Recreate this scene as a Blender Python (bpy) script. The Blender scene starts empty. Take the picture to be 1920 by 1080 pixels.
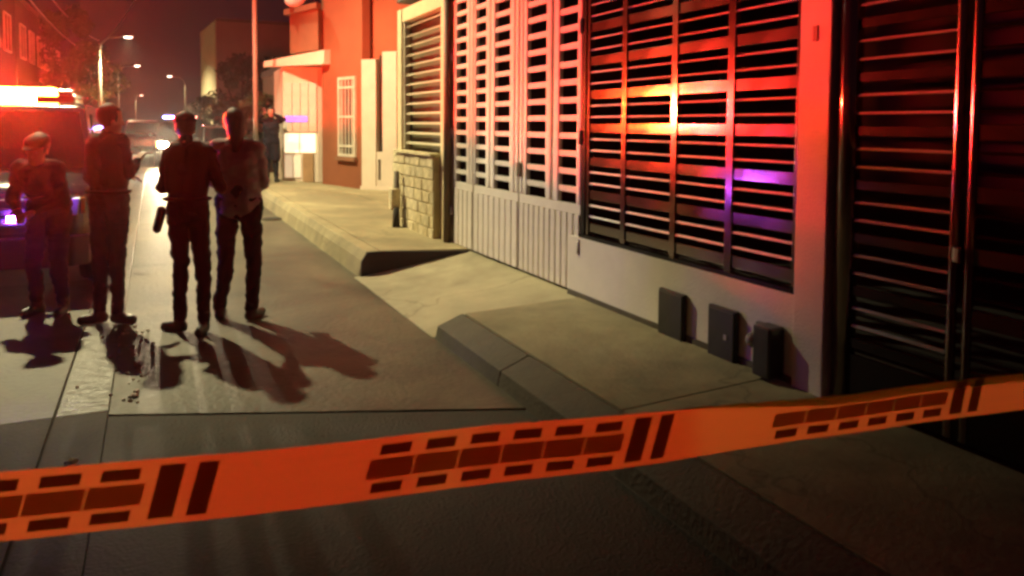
import bpy, bmesh, math, random
from mathutils import Vector, Matrix, noise
random.seed(7)
R = math.radians
SC = bpy.context.scene
COL = SC.collection

# ------------------------------------------------------------------ camera
YAW, PITCH, ROLL = 25.574, 3.026, 0.4
cam_d = bpy.data.cameras.new('camera')
cam = bpy.data.objects.new('camera', cam_d)
COL.objects.link(cam)
cam_d.sensor_fit = 'HORIZONTAL'
cam_d.sensor_width = 36.0
cam_d.lens = 36.0 * 1400 / 1920
cam_d.shift_y = -230.0 / 1920
cam_d.clip_start = 0.05
cam_d.clip_end = 2000
_y, _p = R(YAW), R(PITCH)
_fw = Vector((math.sin(_y) * math.cos(_p), math.cos(_y) * math.cos(_p), -math.sin(_p)))
_r = Vector((math.cos(_y), -math.sin(_y), 0))
_u = _r.cross(_fw)
_a = R(ROLL)
_r2 = _r * math.cos(_a) + _u * math.sin(_a)
_u2 = _u * math.cos(_a) - _r * math.sin(_a)
m = Matrix((( _r2.x, _u2.x, -_fw.x, 0), (_r2.y, _u2.y, -_fw.y, 0), (_r2.z, _u2.z, -_fw.z, 0), (0, 0, 0, 1)))
cam.matrix_world = Matrix.Translation((0, 0, 1.6)) @ m
cam_d.dof.use_dof = True
cam_d.dof.focus_distance = 5.5
cam_d.dof.aperture_fstop = 5.6
SC.camera = cam

# ------------------------------------------------------------------ world: night sky with town glow
W = bpy.data.worlds.new('World')
SC.world = W
W.use_nodes = True
nt = W.node_tree
nt.nodes.clear()
sky = nt.nodes.new('ShaderNodeTexSky')
sky.sky_type = 'NISHITA'
sky.sun_disc = False
sky.sun_elevation = R(-3)
sky.sun_rotation = R(195)
bg1 = nt.nodes.new('ShaderNodeBackground')
bg1.inputs['Strength'].default_value = 0.01
nt.links.new(sky.outputs[0], bg1.inputs['Color'])
bg2 = nt.nodes.new('ShaderNodeBackground')
bg2.inputs['Color'].default_value = (0.32, 0.045, 0.095, 1)
bg2.inputs['Strength'].default_value = 0.055
ad = nt.nodes.new('ShaderNodeAddShader')
out = nt.nodes.new('ShaderNodeOutputWorld')
nt.links.new(bg1.outputs[0], ad.inputs[0])
nt.links.new(bg2.outputs[0], ad.inputs[1])
nt.links.new(ad.outputs[0], out.inputs['Surface'])

# moonlight only: it is night, the street lamps do the lighting
sun_d = bpy.data.lights.new('moon', 'SUN')
sun_d.energy = 0.01
sun_d.angle = R(0.5)
sun_d.color = (0.8, 0.85, 1)
sun = bpy.data.objects.new('moon', sun_d)
COL.objects.link(sun)
sun.rotation_euler = (R(50), 0, R(195))

SC.view_settings.view_transform = 'Standard'
SC.view_settings.look = 'None'
SC.view_settings.gamma = 1
SC.view_settings.use_curve_mapping = False
SC.view_settings.exposure = 0
SC.cycles.use_denoising = True
SC.cycles.sample_clamp_indirect = 6
SC.cycles.max_bounces = 6
SC.cycles.diffuse_bounces = 3
SC.cycles.glossy_bounces = 3
SC.cycles.transmission_bounces = 6
SC.cycles.transparent_max_bounces = 12
SC.cycles.volume_bounces = 0
SC.cycles.filter_width = 3.0
SC.cycles.caustics_reflective = False
SC.cycles.caustics_refractive = False

# light levels, set here and used by the lamp builders below
LAMP_COL = (1.0, 0.87, 0.48)
KEY_W = 8300
FAR_W = 900
RED = (1.0, 0.010, 0.020)
RED_CORE = (1.0, 0.125, 0.008)
RED_STRENGTH = 16500
CORE_STRENGTH = 8200
BLUE_STRENGTH = 1700
HAZE = 0.0010

# ------------------------------------------------------------------ materials
MATS = {}
def mat(name, col, rough=0.8, metal=0.0, var=0.25, scale=3.0, bump=0.0, bscale=40.0, spec=0.5,
        emit=None, estr=0.0, trans=0.0, stretch=(1, 1, 1), dirt=None, coat=0.0):
    if name in MATS:
        return MATS[name]
    M = bpy.data.materials.new(name)
    M.use_nodes = True
    t = M.node_tree
    b = t.nodes['Principled BSDF']
    b.inputs['Roughness'].default_value = rough
    b.inputs['Metallic'].default_value = metal
    b.inputs['Specular IOR Level'].default_value = spec
    b.inputs['Coat Weight'].default_value = coat
    tc = t.nodes.new('ShaderNodeTexCoord')
    mp = t.nodes.new('ShaderNodeMapping')
    mp.inputs['Scale'].default_value = stretch
    t.links.new(tc.outputs['Object'], mp.inputs['Vector'])
    n1 = t.nodes.new('ShaderNodeTexNoise')
    n1.inputs['Scale'].default_value = scale
    n1.inputs['Detail'].default_value = 6
    n1.inputs['Roughness'].default_value = 0.65
    t.links.new(mp.outputs[0], n1.inputs['Vector'])
    rp = t.nodes.new('ShaderNodeValToRGB')
    rp.color_ramp.elements[0].position = 0.3
    rp.color_ramp.elements[1].position = 0.72
    lo = dirt if dirt else tuple(c * (1 - var) for c in col)
    hi = tuple(min(1, c * (1 + var * 0.6)) for c in col)
    rp.color_ramp.elements[0].color = (*lo, 1)
    rp.color_ramp.elements[1].color = (*hi, 1)
    t.links.new(n1.outputs['Fac'], rp.inputs['Fac'])
    t.links.new(rp.outputs['Color'], b.inputs['Base Color'])
    mr = t.nodes.new('ShaderNodeMapRange')
    mr.inputs['To Min'].default_value = max(0.02, rough - 0.08)
    mr.inputs['To Max'].default_value = min(1, rough + 0.1)
    t.links.new(n1.outputs['Fac'], mr.inputs['Value'])
    t.links.new(mr.outputs[0], b.inputs['Roughness'])
    if bump:
        n2 = t.nodes.new('ShaderNodeTexNoise')
        n2.inputs['Scale'].default_value = bscale
        n2.inputs['Detail'].default_value = 5
        t.links.new(mp.outputs[0], n2.inputs['Vector'])
        bp = t.nodes.new('ShaderNodeBump')
        bp.inputs['Strength'].default_value = min(1, bump)
        bp.inputs['Distance'].default_value = 0.02
        t.links.new(n2.outputs['Fac'], bp.inputs['Height'])
        t.links.new(bp.outputs[0], b.inputs['Normal'])
    if emit:
        b.inputs['Emission Color'].default_value = (*emit, 1)
        b.inputs['Emission Strength'].default_value = estr
    if trans:
        b.inputs['Transmission Weight'].default_value = trans
    MATS[name] = M
    return M

def wear(M, stain=0.55, crack=0.35, sc=0.55):
    t = M.node_tree; b = t.nodes['Principled BSDF']
    src = b.inputs['Base Color'].links[0].from_socket
    g = t.nodes.new('ShaderNodeNewGeometry')
    n = t.nodes.new('ShaderNodeTexNoise'); n.inputs['Scale'].default_value = sc; n.inputs['Detail'].default_value = 7; n.inputs['Roughness'].default_value = .7; n.inputs['Distortion'].default_value = .6
    t.links.new(g.outputs['Position'], n.inputs['Vector'])
    r = t.nodes.new('ShaderNodeMapRange'); r.inputs['From Min'].default_value = .40; r.inputs['From Max'].default_value = .62; r.inputs['To Min'].default_value = 1 - stain; r.inputs['To Max'].default_value = 1.12
    t.links.new(n.outputs['Fac'], r.inputs['Value'])
    w = t.nodes.new('ShaderNodeTexNoise'); w.inputs['Scale'].default_value = 1.7; w.inputs['Detail'].default_value = 4
    t.links.new(g.outputs['Position'], w.inputs['Vector'])
    a = t.nodes.new('ShaderNodeVectorMath'); a.operation = 'MULTIPLY_ADD'; a.inputs[1].default_value = (.9, .9, .9)
    t.links.new(w.outputs['Color'], a.inputs[0]); t.links.new(g.outputs['Position'], a.inputs[2])
    v = t.nodes.new('ShaderNodeTexVoronoi'); v.feature = 'DISTANCE_TO_EDGE'; v.inputs['Scale'].default_value = .42
    t.links.new(a.outputs[0], v.inputs['Vector'])
    r2 = t.nodes.new('ShaderNodeMapRange'); r2.inputs['From Max'].default_value = .006; r2.inputs['To Min'].default_value = 1 - crack; r2.inputs['To Max'].default_value = 1
    t.links.new(v.outputs['Distance'], r2.inputs['Value'])
    m1 = t.nodes.new('ShaderNodeMath'); m1.operation = 'MULTIPLY'; t.links.new(r.outputs[0], m1.inputs[0]); t.links.new(r2.outputs[0], m1.inputs[1])
    mx = t.nodes.new('ShaderNodeVectorMath'); mx.operation = 'SCALE'
    t.links.new(src, mx.inputs[0]); t.links.new(m1.outputs[0], mx.inputs['Scale']); t.links.new(mx.outputs[0], b.inputs['Base Color'])
def asphalt(name, col, rough, bump, lo=None):
    return mat(name, col, rough, var=0.4, scale=2.2, bump=bump, bscale=55, dirt=lo)

M_road_l = mat('street_concrete_left', (0.10, 0.09, 0.055), 0.5, var=0.35, scale=1.6, bump=0.35, bscale=30)
M_road_s = mat('street_slab_concrete', (0.105, 0.094, 0.058), 0.5, var=0.35, scale=1.8, bump=0.3, bscale=26)
M_gutter = mat('worn_wet_strip', (0.10, 0.089, 0.056), 0.36, var=0.35, scale=5, bump=0.6, bscale=22, stretch=(0.6, 1.6, 1))
M_walk = mat('sidewalk_concrete', (0.29, 0.255, 0.155), 0.8, var=0.3, scale=2.3, bump=0.3, bscale=38)
M_walk_far = mat('far_sidewalk_concrete', (0.36, 0.30, 0.17), 0.8, var=0.25, scale=2.0, bump=0.3, bscale=30)
M_ramp = mat('driveway_concrete', (0.38, 0.34, 0.22), 0.8, var=0.22, scale=1.7, bump=0.25, bscale=36)
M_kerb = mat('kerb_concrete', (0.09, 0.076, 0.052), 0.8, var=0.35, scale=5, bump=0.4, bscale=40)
for _m, _s in ((M_road_l, .5), (M_road_s, .5), (M_gutter, .5), (M_walk, .35), (M_walk_far, .3), (M_ramp, .25)): wear(_m, _s)
M_earth = mat('earth', (0.08, 0.065, 0.045), 0.95, var=0.4, scale=0.6)
M_dark = mat('joint_dirt', (0.03, 0.025, 0.02), 0.95)
M_white = mat('white_plaster', (0.78, 0.73, 0.64), 0.85, var=0.1, scale=2.5, bump=0.25, bscale=70)
M_cream = mat('cream_paint', (0.75, 0.62, 0.36), 0.7, var=0.12, scale=4, bump=0.1)
M_gate = mat('white_gate_paint', (0.78, 0.72, 0.65), 0.3, var=0.1, scale=6, bump=0.06, bscale=90, spec=0.6)
M_black = mat('black_gloss_paint', (0.008, 0.006, 0.006), 0.22, metal=0.0, var=0.3, scale=9, bump=0.02, spec=0.3)
M_bar = mat('dark_glossy_metal_bar', (0.27, 0.22, 0.19), 0.125, metal=0.95, var=0.12, scale=3)
M_thin = mat('pale_metal_louvre', (0.82, 0.80, 0.78), 0.5, metal=0.0, var=0.2, scale=12)
M_thin_dark = mat('grey_metal_louvre', (0.40, 0.48, 0.46), 0.5, metal=0.0, var=0.2, scale=12)
M_louv = mat('louvre_aluminium', (0.62, 0.55, 0.38), 0.45, metal=0.3, var=0.15, scale=8)
M_stone = [mat('stone_%d' % i, c, 0.9, var=0.3, scale=12, bump=0.6, bscale=40) for i, c in enumerate(
    [(0.66, 0.56, 0.33), (0.60, 0.50, 0.29), (0.70, 0.60, 0.38), (0.56, 0.48, 0.29)])]
M_mortar = mat('mortar', (0.52, 0.43, 0.25), 0.95)
M_brown = mat('brown_paint', (0.10, 0.065, 0.035), 0.6, var=0.2, scale=6)
M_inside = mat('shaded_carport_plaster', (0.018, 0.016, 0.015), 0.9)  # near black to stand in for the carport's shade
M_roof = mat('roof_concrete', (0.16, 0.13, 0.11), 0.9)
M_redwall = mat('red_orange_plaster', (0.30, 0.095, 0.04), 0.85, var=0.18, scale=1.3, bump=0.25, bscale=50)
M_redwall2 = mat('orange_plaster', (0.28, 0.12, 0.06), 0.85, var=0.2, scale=1.6, bump=0.25, bscale=50)
M_pinkwhite = mat('pale_portal_plaster', (0.74, 0.60, 0.48), 0.8, var=0.1, scale=2.5, bump=0.15)
M_grill = mat('pale_grille_paint', (0.70, 0.62, 0.50), 0.5)
M_shutter = mat('pale_shutter_metal', (0.66, 0.60, 0.52), 0.42, metal=0.2, var=0.12, scale=5)
M_meter = mat('black_meter_box', (0.022, 0.02, 0.02), 0.35, var=0.4, scale=8, bump=0.1, coat=0.3)
M_glassdark = mat('dark_glass', (0.012, 0.012, 0.014), 0.06, var=0.05, spec=0.8)
M_meterglass = mat('meter_glass', (0.35, 0.35, 0.33), 0.12, metal=0.5)
M_chrome = mat('chrome', (0.7, 0.7, 0.7), 0.15, metal=1.0)
M_rubber = mat('tyre_rubber', (0.02, 0.02, 0.02), 0.85)
M_galv = mat('galvanised_pole', (0.42, 0.37, 0.34), 0.5, metal=0.4, var=0.15)
M_conc_pole = mat('concrete_pole', (0.38, 0.32, 0.25), 0.85)
M_bark = mat('bark', (0.09, 0.065, 0.04), 0.95, bump=0.6, bscale=20)
M_leaf = [mat('leaf_olive', (0.075, 0.08, 0.02), 0.7, var=0.4, scale=4), mat('leaf_dark', (0.05, 0.065, 0.02), 0.7, var=0.4, scale=4)]
M_wire = mat('cable', (0.3, 0.27, 0.24), 0.6)
M_paper = mat('paper', (0.6, 0.62, 0.45), 0.8)
M_pebble = mat('wet_pebble', (0.5, 0.42, 0.34), 0.25, var=0.5, scale=30)
M_greywall = mat('grey_render', (0.36, 0.28, 0.23), 0.9, var=0.15, scale=0.6, bump=0.1)
M_palewall = mat('pale_or_lamplit_render', (0.62, 0.52, 0.34), 0.9, var=0.15, scale=0.6)
M_window_dark = mat('unlit_window', (0.015, 0.012, 0.012), 0.12)

# ------------------------------------------------------------------ mesh helpers
class MB:
    def __init__(s): s.v = []; s.f = []
    def add(s, v, f):
        n = len(s.v); s.v += [Vector(p) for p in v]; s.f += [tuple(i + n for i in q) for q in f]; return s
    def box(s, x0, x1, y0, y1, z0, z1):
        return s.add([(x0, y0, z0), (x1, y0, z0), (x1, y1, z0), (x0, y1, z0), (x0, y0, z1), (x1, y0, z1), (x1, y1, z1), (x0, y1, z1)],
                     [(0, 3, 2, 1), (4, 5, 6, 7), (0, 1, 5, 4), (1, 2, 6, 5), (2, 3, 7, 6), (3, 0, 4, 7)])
    def prism(s, poly, a, b, axis='z'):
        n = len(poly)
        def P(p, h):
            return {'z': (p[0], p[1], h), 'x': (h, p[0], p[1]), 'y': (p[0], h, p[1])}[axis]
        v = [P(p, a) for p in poly] + [P(p, b) for p in poly]
        f = [tuple(range(n - 1, -1, -1)), tuple(range(n, 2 * n))] + [(i, (i + 1) % n, n + (i + 1) % n, n + i) for i in range(n)]
        return s.add(v, f)
    def tube(s, p, q, r, r2=None, n=10, cap=True):
        p, q = Vector(p), Vector(q); r2 = r if r2 is None else r2
        d = (q - p).normalized()
        a = d.orthogonal().normalized(); b = d.cross(a)
        v = [];
        for c, rr in ((p, r), (q, r2)):
            for i in range(n):
                t = 2 * math.pi * i / n
                v.append(c + a * math.cos(t) * rr + b * math.sin(t) * rr)
        f = [(i, (i + 1) % n, n + (i + 1) % n, n + i) for i in range(n)]
        if cap: f += [tuple(range(n - 1, -1, -1)), tuple(range(n, 2 * n))]
        return s.add(v, f)
    def path(s, pts, r, n=6):
        for a, b in zip(pts, pts[1:]): s.tube(a, b, r, n=n)
        return s
    def capsule(s, p, q, r, r2=None, n=14, k=4):
        p, q = Vector(p), Vector(q); r2 = r if r2 is None else r2
        d = (q - p)
        d = d.normalized() if d.length > 1e-6 else Vector((0, 0, 1))
        a = d.orthogonal().normalized(); b = d.cross(a)
        rings = []
        for i in range(1, k + 1):
            t = math.pi / 2 * i / k
            rings.append((p - d * r * math.cos(t), r * math.sin(t)))
        for i in range(k, 0, -1):
            t = math.pi / 2 * i / k
            rings.append((q + d * r2 * math.cos(t), r2 * math.sin(t)))
        v = [p - d * r]
        for c, rr in rings:
            for j in range(n):
                t = 2 * math.pi * j / n
                v.append(c + a * math.cos(t) * rr + b * math.sin(t) * rr)
        v.append(q + d * r2)
        f = [(0, 1 + (j + 1) % n, 1 + j) for j in range(n)]
        for i in range(len(rings) - 1):
            o = 1 + i * n
            f += [(o + j, o + (j + 1) % n, o + n + (j + 1) % n, o + n + j) for j in range(n)]
        o = 1 + (len(rings) - 1) * n
        f += [(o + j, o + (j + 1) % n, len(v) - 1) for j in range(n)]
        return s.add(v, f)
    def ell(s, c, rx, ry, rz, n=16, k=10, rot=None):
        v = []; c = Vector(c)
        def tr(p):
            p = Vector(p)
            if rot: p = rot @ p
            return c + p
        v.append(tr((0, 0, -rz)))
        for i in range(1, k):
            t = math.pi * i / k
            for j in range(n):
                u = 2 * math.pi * j / n
                v.append(tr((rx * math.sin(t) * math.cos(u), ry * math.sin(t) * math.sin(u), -rz * math.cos(t))))
        v.append(tr((0, 0, rz)))
        f = [(0, 1 + (j + 1) % n, 1 + j) for j in range(n)]
        for i in range(k - 2):
            o = 1 + i * n
            f += [(o + j, o + (j + 1) % n, o + n + (j + 1) % n, o + n + j) for j in range(n)]
        o = 1 + (k - 2) * n
        f += [(o + j, o + (j + 1) % n, len(v) - 1) for j in range(n)]
        return s.add(v, f)
    def obox(s, p0, p1, s0, s1, z0, z1, d0, d1):
        """box along the ground line p0->p1 from distance s0 to s1, between offsets d0 and d1 along its outward (street) normal"""
        a = Vector((p0[0], p0[1])); b = Vector((p1[0], p1[1])); t = (b - a).normalized(); nrm = Vector((t.y, -t.x))
        if nrm.x > 0 and abs(nrm.x) > 0.3: nrm = -nrm
        q = [a + t * s0 + nrm * d0, a + t * s1 + nrm * d0, a + t * s1 + nrm * d1, a + t * s0 + nrm * d1]
        return s.prism([(p.x, p.y) for p in q], z0, z1)

def link_obj(name, mesh, parent=None, material=None, loc=None):
    o = bpy.data.objects.new(name, mesh)
    COL.objects.link(o)
    if material is not None and not mesh.materials: mesh.materials.append(material)
    if parent is not None: o.parent = parent
    if loc is not None: o.location = loc
    return o

def mk(name, mb, material, parent=None, loc=None, smooth=False, bevel=0.0, world=True, origin=None):
    """mesh object; with world=True the vertices are world coordinates and are made local to the parent chain"""
    off = Vector((0, 0, 0))
    if world and parent is not None:
        p = parent
        while p is not None:
            off += p.location; p = p.parent
    o0 = Vector(origin) if origin is not None else Vector((0, 0, 0))
    if origin is not None:
        vs = [v - o0 for v in mb.v]; place = o0 - off
    else:
        c = Vector((0, 0, 0))
        for v in mb.v: c += v
        c /= max(1, len(mb.v))
        if not world: c = Vector((0, 0, 0))
        vs = [v - c for v in mb.v]; place = (c - off) if world else Vector((0, 0, 0))
    me = bpy.data.meshes.new(name)
    me.from_pydata([tuple(v) for v in vs], [], mb.f)
    bm = bmesh.new(); bm.from_mesh(me)
    bmesh.ops.recalc_face_normals(bm, faces=bm.faces[:])
    bm.to_mesh(me); bm.free()
    if smooth:
        for p in me.polygons: p.use_smooth = True
    me.materials.append(material)
    o = link_obj(name, me, parent)
    o.location = place if loc is None else loc
    if bevel:
        b = o.modifiers.new('bevel', 'BEVEL'); b.width = bevel; b.segments = 4 if bevel >= .015 else 2; b.limit_method = 'ANGLE'
    return o

def tag(o, label, cat, group=None):
    o['label'] = label; o['category'] = cat
    if group: o['group'] = group
    return o
def thing(name, label, cat, loc=(0, 0, 0), rz=0.0, group=None):
    o = bpy.data.objects.new(name, None)
    o.empty_display_size = 0.2
    COL.objects.link(o)
    o.location = loc; o.rotation_euler = (0, 0, rz)
    return tag(o, label, cat, group)
def struct(name, mb, m, bevel=0.0):
    o = mk(name, mb, m, bevel=bevel); o['kind'] = 'structure'; return o
def copies(o, offsets):
    """further copies of a part, sharing its mesh"""
    res = [o]
    for d in offsets:
        c = o.copy(); COL.objects.link(c); c.location = o.location + Vector(d); res.append(c)
    return res
def copy_thing(root, loc, rz=None, label=None):
    r = root.copy(); COL.objects.link(r); r.location = loc
    if rz is not None: r.rotation_euler = (0, 0, rz)
    if label: r['label'] = label
    for ch in list(root.children):
        c = ch.copy(); COL.objects.link(c); c.parent = r
        for g in list(ch.children):
            d = g.copy(); COL.objects.link(d); d.parent = c
    return r

FX = 3.13      # street face of the house
SW = 0.20      # pavement height at the house

# ------------------------------------------------------------------ ground
struct('ground', MB().box(-150, 150, -20, 400, -0.6, -0.06), M_earth)
road = struct('street', MB().box(-3.0, 2.0, -6, 230, -0.05, -0.012), M_dark)
# street slabs: left lane, narrow worn strip, right lane with a slanting joint across it
def slab(poly, z, m, name='concrete_slab', parent=road, th=0.03):
    return mk(name, MB().prism(poly, z - th, z), m, parent, bevel=0.004)
M_road_n = mat('near_darkened_asphalt', (0.048, 0.043, 0.029), 0.74, var=0.35, scale=2.6, bump=0.5, bscale=60); wear(M_road_n, .45)  # own surface past the joint, also darkened for fading lamplight
ys = [-6, -2.2, 1.6, 4.66, 8.6, 12.4, 16.2, 20.0, 23.8, 27.6, 31.4, 35.2, 39, 60, 100, 230]
for a, b in zip(ys, ys[1:]):
    slab([(-2.99, a + .004), (-0.524, a + .004), (-0.524, b - .004), (-2.99, b - .004)], 0.0, M_road_n if b < 5 else M_road_l)
for a, b in zip(ys, ys[1:]):
    slab([(-0.514, a + .004), (-0.258, a + .004), (-0.258, b - .004), (-0.514, b - .004)], -0.002, M_road_n if b < 5 else M_gutter, 'strip_slab')
slab([(-0.255, -6), (1.97, -6), (1.97, 3.66), (-0.255, 4.57)], -0.004, mat('near_darkened_asphalt', (0.05, 0.046, 0.031), 0.62, var=0.35, scale=2.6, bump=0.5, bscale=60))
ys2 = [None, 9.3, 13.1, 16.9, 20.7, 24.5, 28.3, 32.1, 60, 100, 230]
slab([(-0.255, 4.583), (1.97, 3.673), (1.97, 9.29), (-0.255, 9.29)], 0.002, M_road_s)
for a, b in zip(ys2[1:], ys2[2:]):
    slab([(-0.255, a + .006), (1.97, a + .006), (1.97, b - .006), (-0.255, b - .006)], 0.0, M_road_s)

# near pavement with sloping kerb
near = MB()
near.prism([(-0.05, 0), (0, 0)], 0, 0) if False else None
pv = [(1.88, -0.04), (1.88, 0.0), (2.10, 0.165), (FX + 0.05, SW), (FX + 0.05, -0.04)]
sidewalk = struct('pavement_near', MB().prism([(1.9, -0.03), (FX + 0.04, -0.03), (FX + 0.04, SW - 0.03), (2.12, 0.13)], -6, 5.235, 'y'), M_dark)
pe = [-6, -3.2, -1.1, 1.0, 3.1, 5.24]
for a, b in zip(pe, pe[1:]):
    mk('pavement_slab', MB().prism([(2.115, 0.135), (FX + 0.04, SW - 0.032), (FX + 0.04, SW), (2.115, 0.168)], a + .004, b - .004, 'y'), M_walk, sidewalk, bevel=0.004)
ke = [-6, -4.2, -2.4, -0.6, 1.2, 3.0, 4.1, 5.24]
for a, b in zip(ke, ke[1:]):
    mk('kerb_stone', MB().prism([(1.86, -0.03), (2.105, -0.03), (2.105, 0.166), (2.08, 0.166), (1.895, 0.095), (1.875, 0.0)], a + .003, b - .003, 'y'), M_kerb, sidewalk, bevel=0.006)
# driveway ramp up to the gate
ramp = MB()
ramp.add([(1.86, 5.25, -0.02), (FX + .04, 5.25, -0.02), (FX + .04, 7.68, -0.02), (1.86, 7.68, -0.02),
          (1.86, 5.25, 0.008), (2.2, 5.25, 0.05), (FX + .04, 5.25, SW), (FX + .04, 7.68, SW), (2.2, 7.68, 0.05), (1.86, 7.68, 0.008)],
         [(0, 3, 2, 1), (0, 4, 9, 3), (4, 5, 8, 9), (5, 6, 7, 8), (6, 1, 2, 7), (0, 1, 6, 5, 4), (3, 9, 8, 7, 2)])
struct('driveway_ramp', ramp, M_ramp)
# far pavement: raised, with a blunt end towards the driveway
fp = struct('pavement_far', MB().prism([(2.0, -0.03), (12, -0.03), (12, SW - .02), (2.0, SW - .02)], 7.70, 120, 'y'), M_dark)
ZF = lambda x: SW + .002 + max(0, (3.3 - x) / 1.2) * .068
fe = [7.69, 9.7, 11.7, 13.7, 15.7, 17.7, 19.7, 22, 26, 30, 40, 60, 120]
for a, b in zip(fe, fe[1:]):
    for (xa, xb) in ((2.14, 3.6), (3.61, 12)):
        if xa > 3.6 and b < 10.2: continue
        mk('pavement_slab', MB().prism([(xa, ZF(xa) - .03), (xb, ZF(xb) - .03), (xb, ZF(xb)), (xa, ZF(xa))], a + .004, b - .004, 'y'), M_walk_far, fp, bevel=0.004)
    mk('kerb_stone', MB().prism([(1.90, -0.02), (2.13, -0.02), (2.13, SW + .068), (1.99, SW + .068), (1.94, 0.17)], a + .003, b - .003, 'y'), M_walk_far, fp, bevel=0.008)
mk('pavement_end_face', MB().prism([(1.92, 0), (FX, 0), (FX, SW + .006), (2.14, SW + .066), (1.99, SW + .066), (1.93, .17)], 7.655, 7.685, 'y'), mat('dark_end_face', (0.035, 0.03, 0.033), 0.9), fp)
# left pavement
lp = struct('pavement_left', MB().box(-12, -3.2, -6, 230, -0.03, 0.12), M_dark)
for a, b in zip(ys, ys[1:]):
    mk('pavement_slab', MB().box(-5.2, -3.21, a + .005, b - .005, 0.10, 0.142), M_walk, lp, bevel=0.004)
    mk('kerb_stone', MB().box(-3.2, -3.01, a + .005, b - .005, -0.02, 0.15), M_kerb, lp, bevel=0.008)

# drain cover, pebbles, scraps
t = thing('drain_cover', 'small dark round drain cover in the street by the far kerb', 'drain cover', (1.75, 13.0, 0.002))
mk('rim', MB().tube((1.75, 13.0, 0.0), (1.75, 13.0, 0.02), 0.17, n=20), M_kerb, t)
mk('grate', MB().tube((1.75, 13.0, 0.02), (1.75, 13.0, 0.026), 0.14, n=20), M_dark, t)
pb = MB()
for i in range(40):
    x = random.gauss(-0.18, 0.10); y = random.uniform(4.7, 6.6); r = random.uniform(0.006, 0.016) * (2.0 if random.random() < .06 else 1)
    pb.ell((x, y, 0.002 + r * .4), r, r * random.uniform(.7, 1.3), r * .7, n=6, k=4)
o = mk('gravel', pb, M_pebble); o['kind'] = 'stuff'; o['label'] = 'wet bits of gravel scattered on the worn street strip'
def scrap(x, y, z, s, rot, label):
    mb = MB(); n = 4
    c, q = math.cos(rot), math.sin(rot)
    vs = []
    for j in range(n):
        for i in range(n):
            a, b = (i / (n - 1) - .5) * s * 1.5, (j / (n - 1) - .5) * s
            vs.append((x + a * c - b * q, y + a * q + b * c, z + 0.010 + 0.012 * math.sin(i * 2.1 + j * 1.3)))
    vs2 = [(a, b, h + 0.0015) for a, b, h in vs]
    f = [(j * n + i, j * n + i + 1, (j + 1) * n + i + 1, (j + 1) * n + i) for j in range(n - 1) for i in range(n - 1)]
    mb.add(vs, [tuple(reversed(k)) for k in f]); mb.add(vs2, f)
    tag(mk('paper_scrap', mb, M_paper), label, 'litter', 'paper scraps on the ground')
scrap(-0.38, 3.98, 0.0, 0.035, 0.5, 'tiny pale paper scrap on the street above the left end of the orange tape')
scrap(2.58, 2.62, SW - .02, 0.03, 1.2, 'tiny pale paper scrap on the pavement just under the orange tape')

# ------------------------------------------------------------------ the near house
H = thing('white_house', 'single storey white house front with low wall and square pillars beside the pavement', 'house', (FX, 5.5, SW))
mk('low_wall', MB().box(FX, FX + .18, 2.955, 5.43, SW - .05, 0.69), M_white, H, bevel=0.006)
mk('pillar', MB().box(FX - .025, FX + .2, 2.745, 2.95, SW - .05, 3.3), M_white, H, bevel=0.008)
mk('plinth_strip', MB().box(FX - .012, FX + .0, 2.96, 5.42, SW - .04, SW + .035), M_kerb, H)
mk('cream_post', MB().box(FX - .02, FX + .16, 8.30, 8.50, SW - .05, 3.2), M_cream, H, bevel=0.006)
mk('cream_post', MB().box(FX - .03, FX + .16, 10.06, 10.24, 1.2, 3.2), M_cream, H, bevel=0.006)
mk('lintel', MB().box(FX - .015, FX + .16, 8.505, 10.055, 3.02, 3.2), M_cream, H, bevel=0.005)
mk('gate_lintel', MB().box(FX + .01, FX + .16, 5.30, 8.29, 3.05, 3.2), M_brown, H)
mk('roof', MB().box(FX - .02, 9.2, -3.9, 10.3, 3.31, 3.5), M_roof, H, bevel=0.01)
mk('upper_wall', MB().box(FX, FX + .16, 2.955, 5.295, 3.12, 3.3), M_white, H)
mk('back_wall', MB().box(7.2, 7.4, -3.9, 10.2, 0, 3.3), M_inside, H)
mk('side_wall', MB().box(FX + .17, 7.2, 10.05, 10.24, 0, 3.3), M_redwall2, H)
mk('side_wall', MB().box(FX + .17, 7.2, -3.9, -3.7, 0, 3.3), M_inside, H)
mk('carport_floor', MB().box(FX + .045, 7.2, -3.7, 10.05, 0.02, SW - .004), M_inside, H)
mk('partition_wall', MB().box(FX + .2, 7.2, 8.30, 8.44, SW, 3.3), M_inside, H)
mk('downpipe', MB().tube((FX - .04, 8.22, SW), (FX - .04, 8.22, 3.2), 0.045, n=12), M_brown, H, smooth=True)
# mark on the pillar
mk('small_plate', MB().box(FX - .031, FX - .025, 2.83, 2.86, 2.05, 2.13), mat('brown_plate', (0.25, 0.09, 0.06), 0.5), H)

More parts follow.
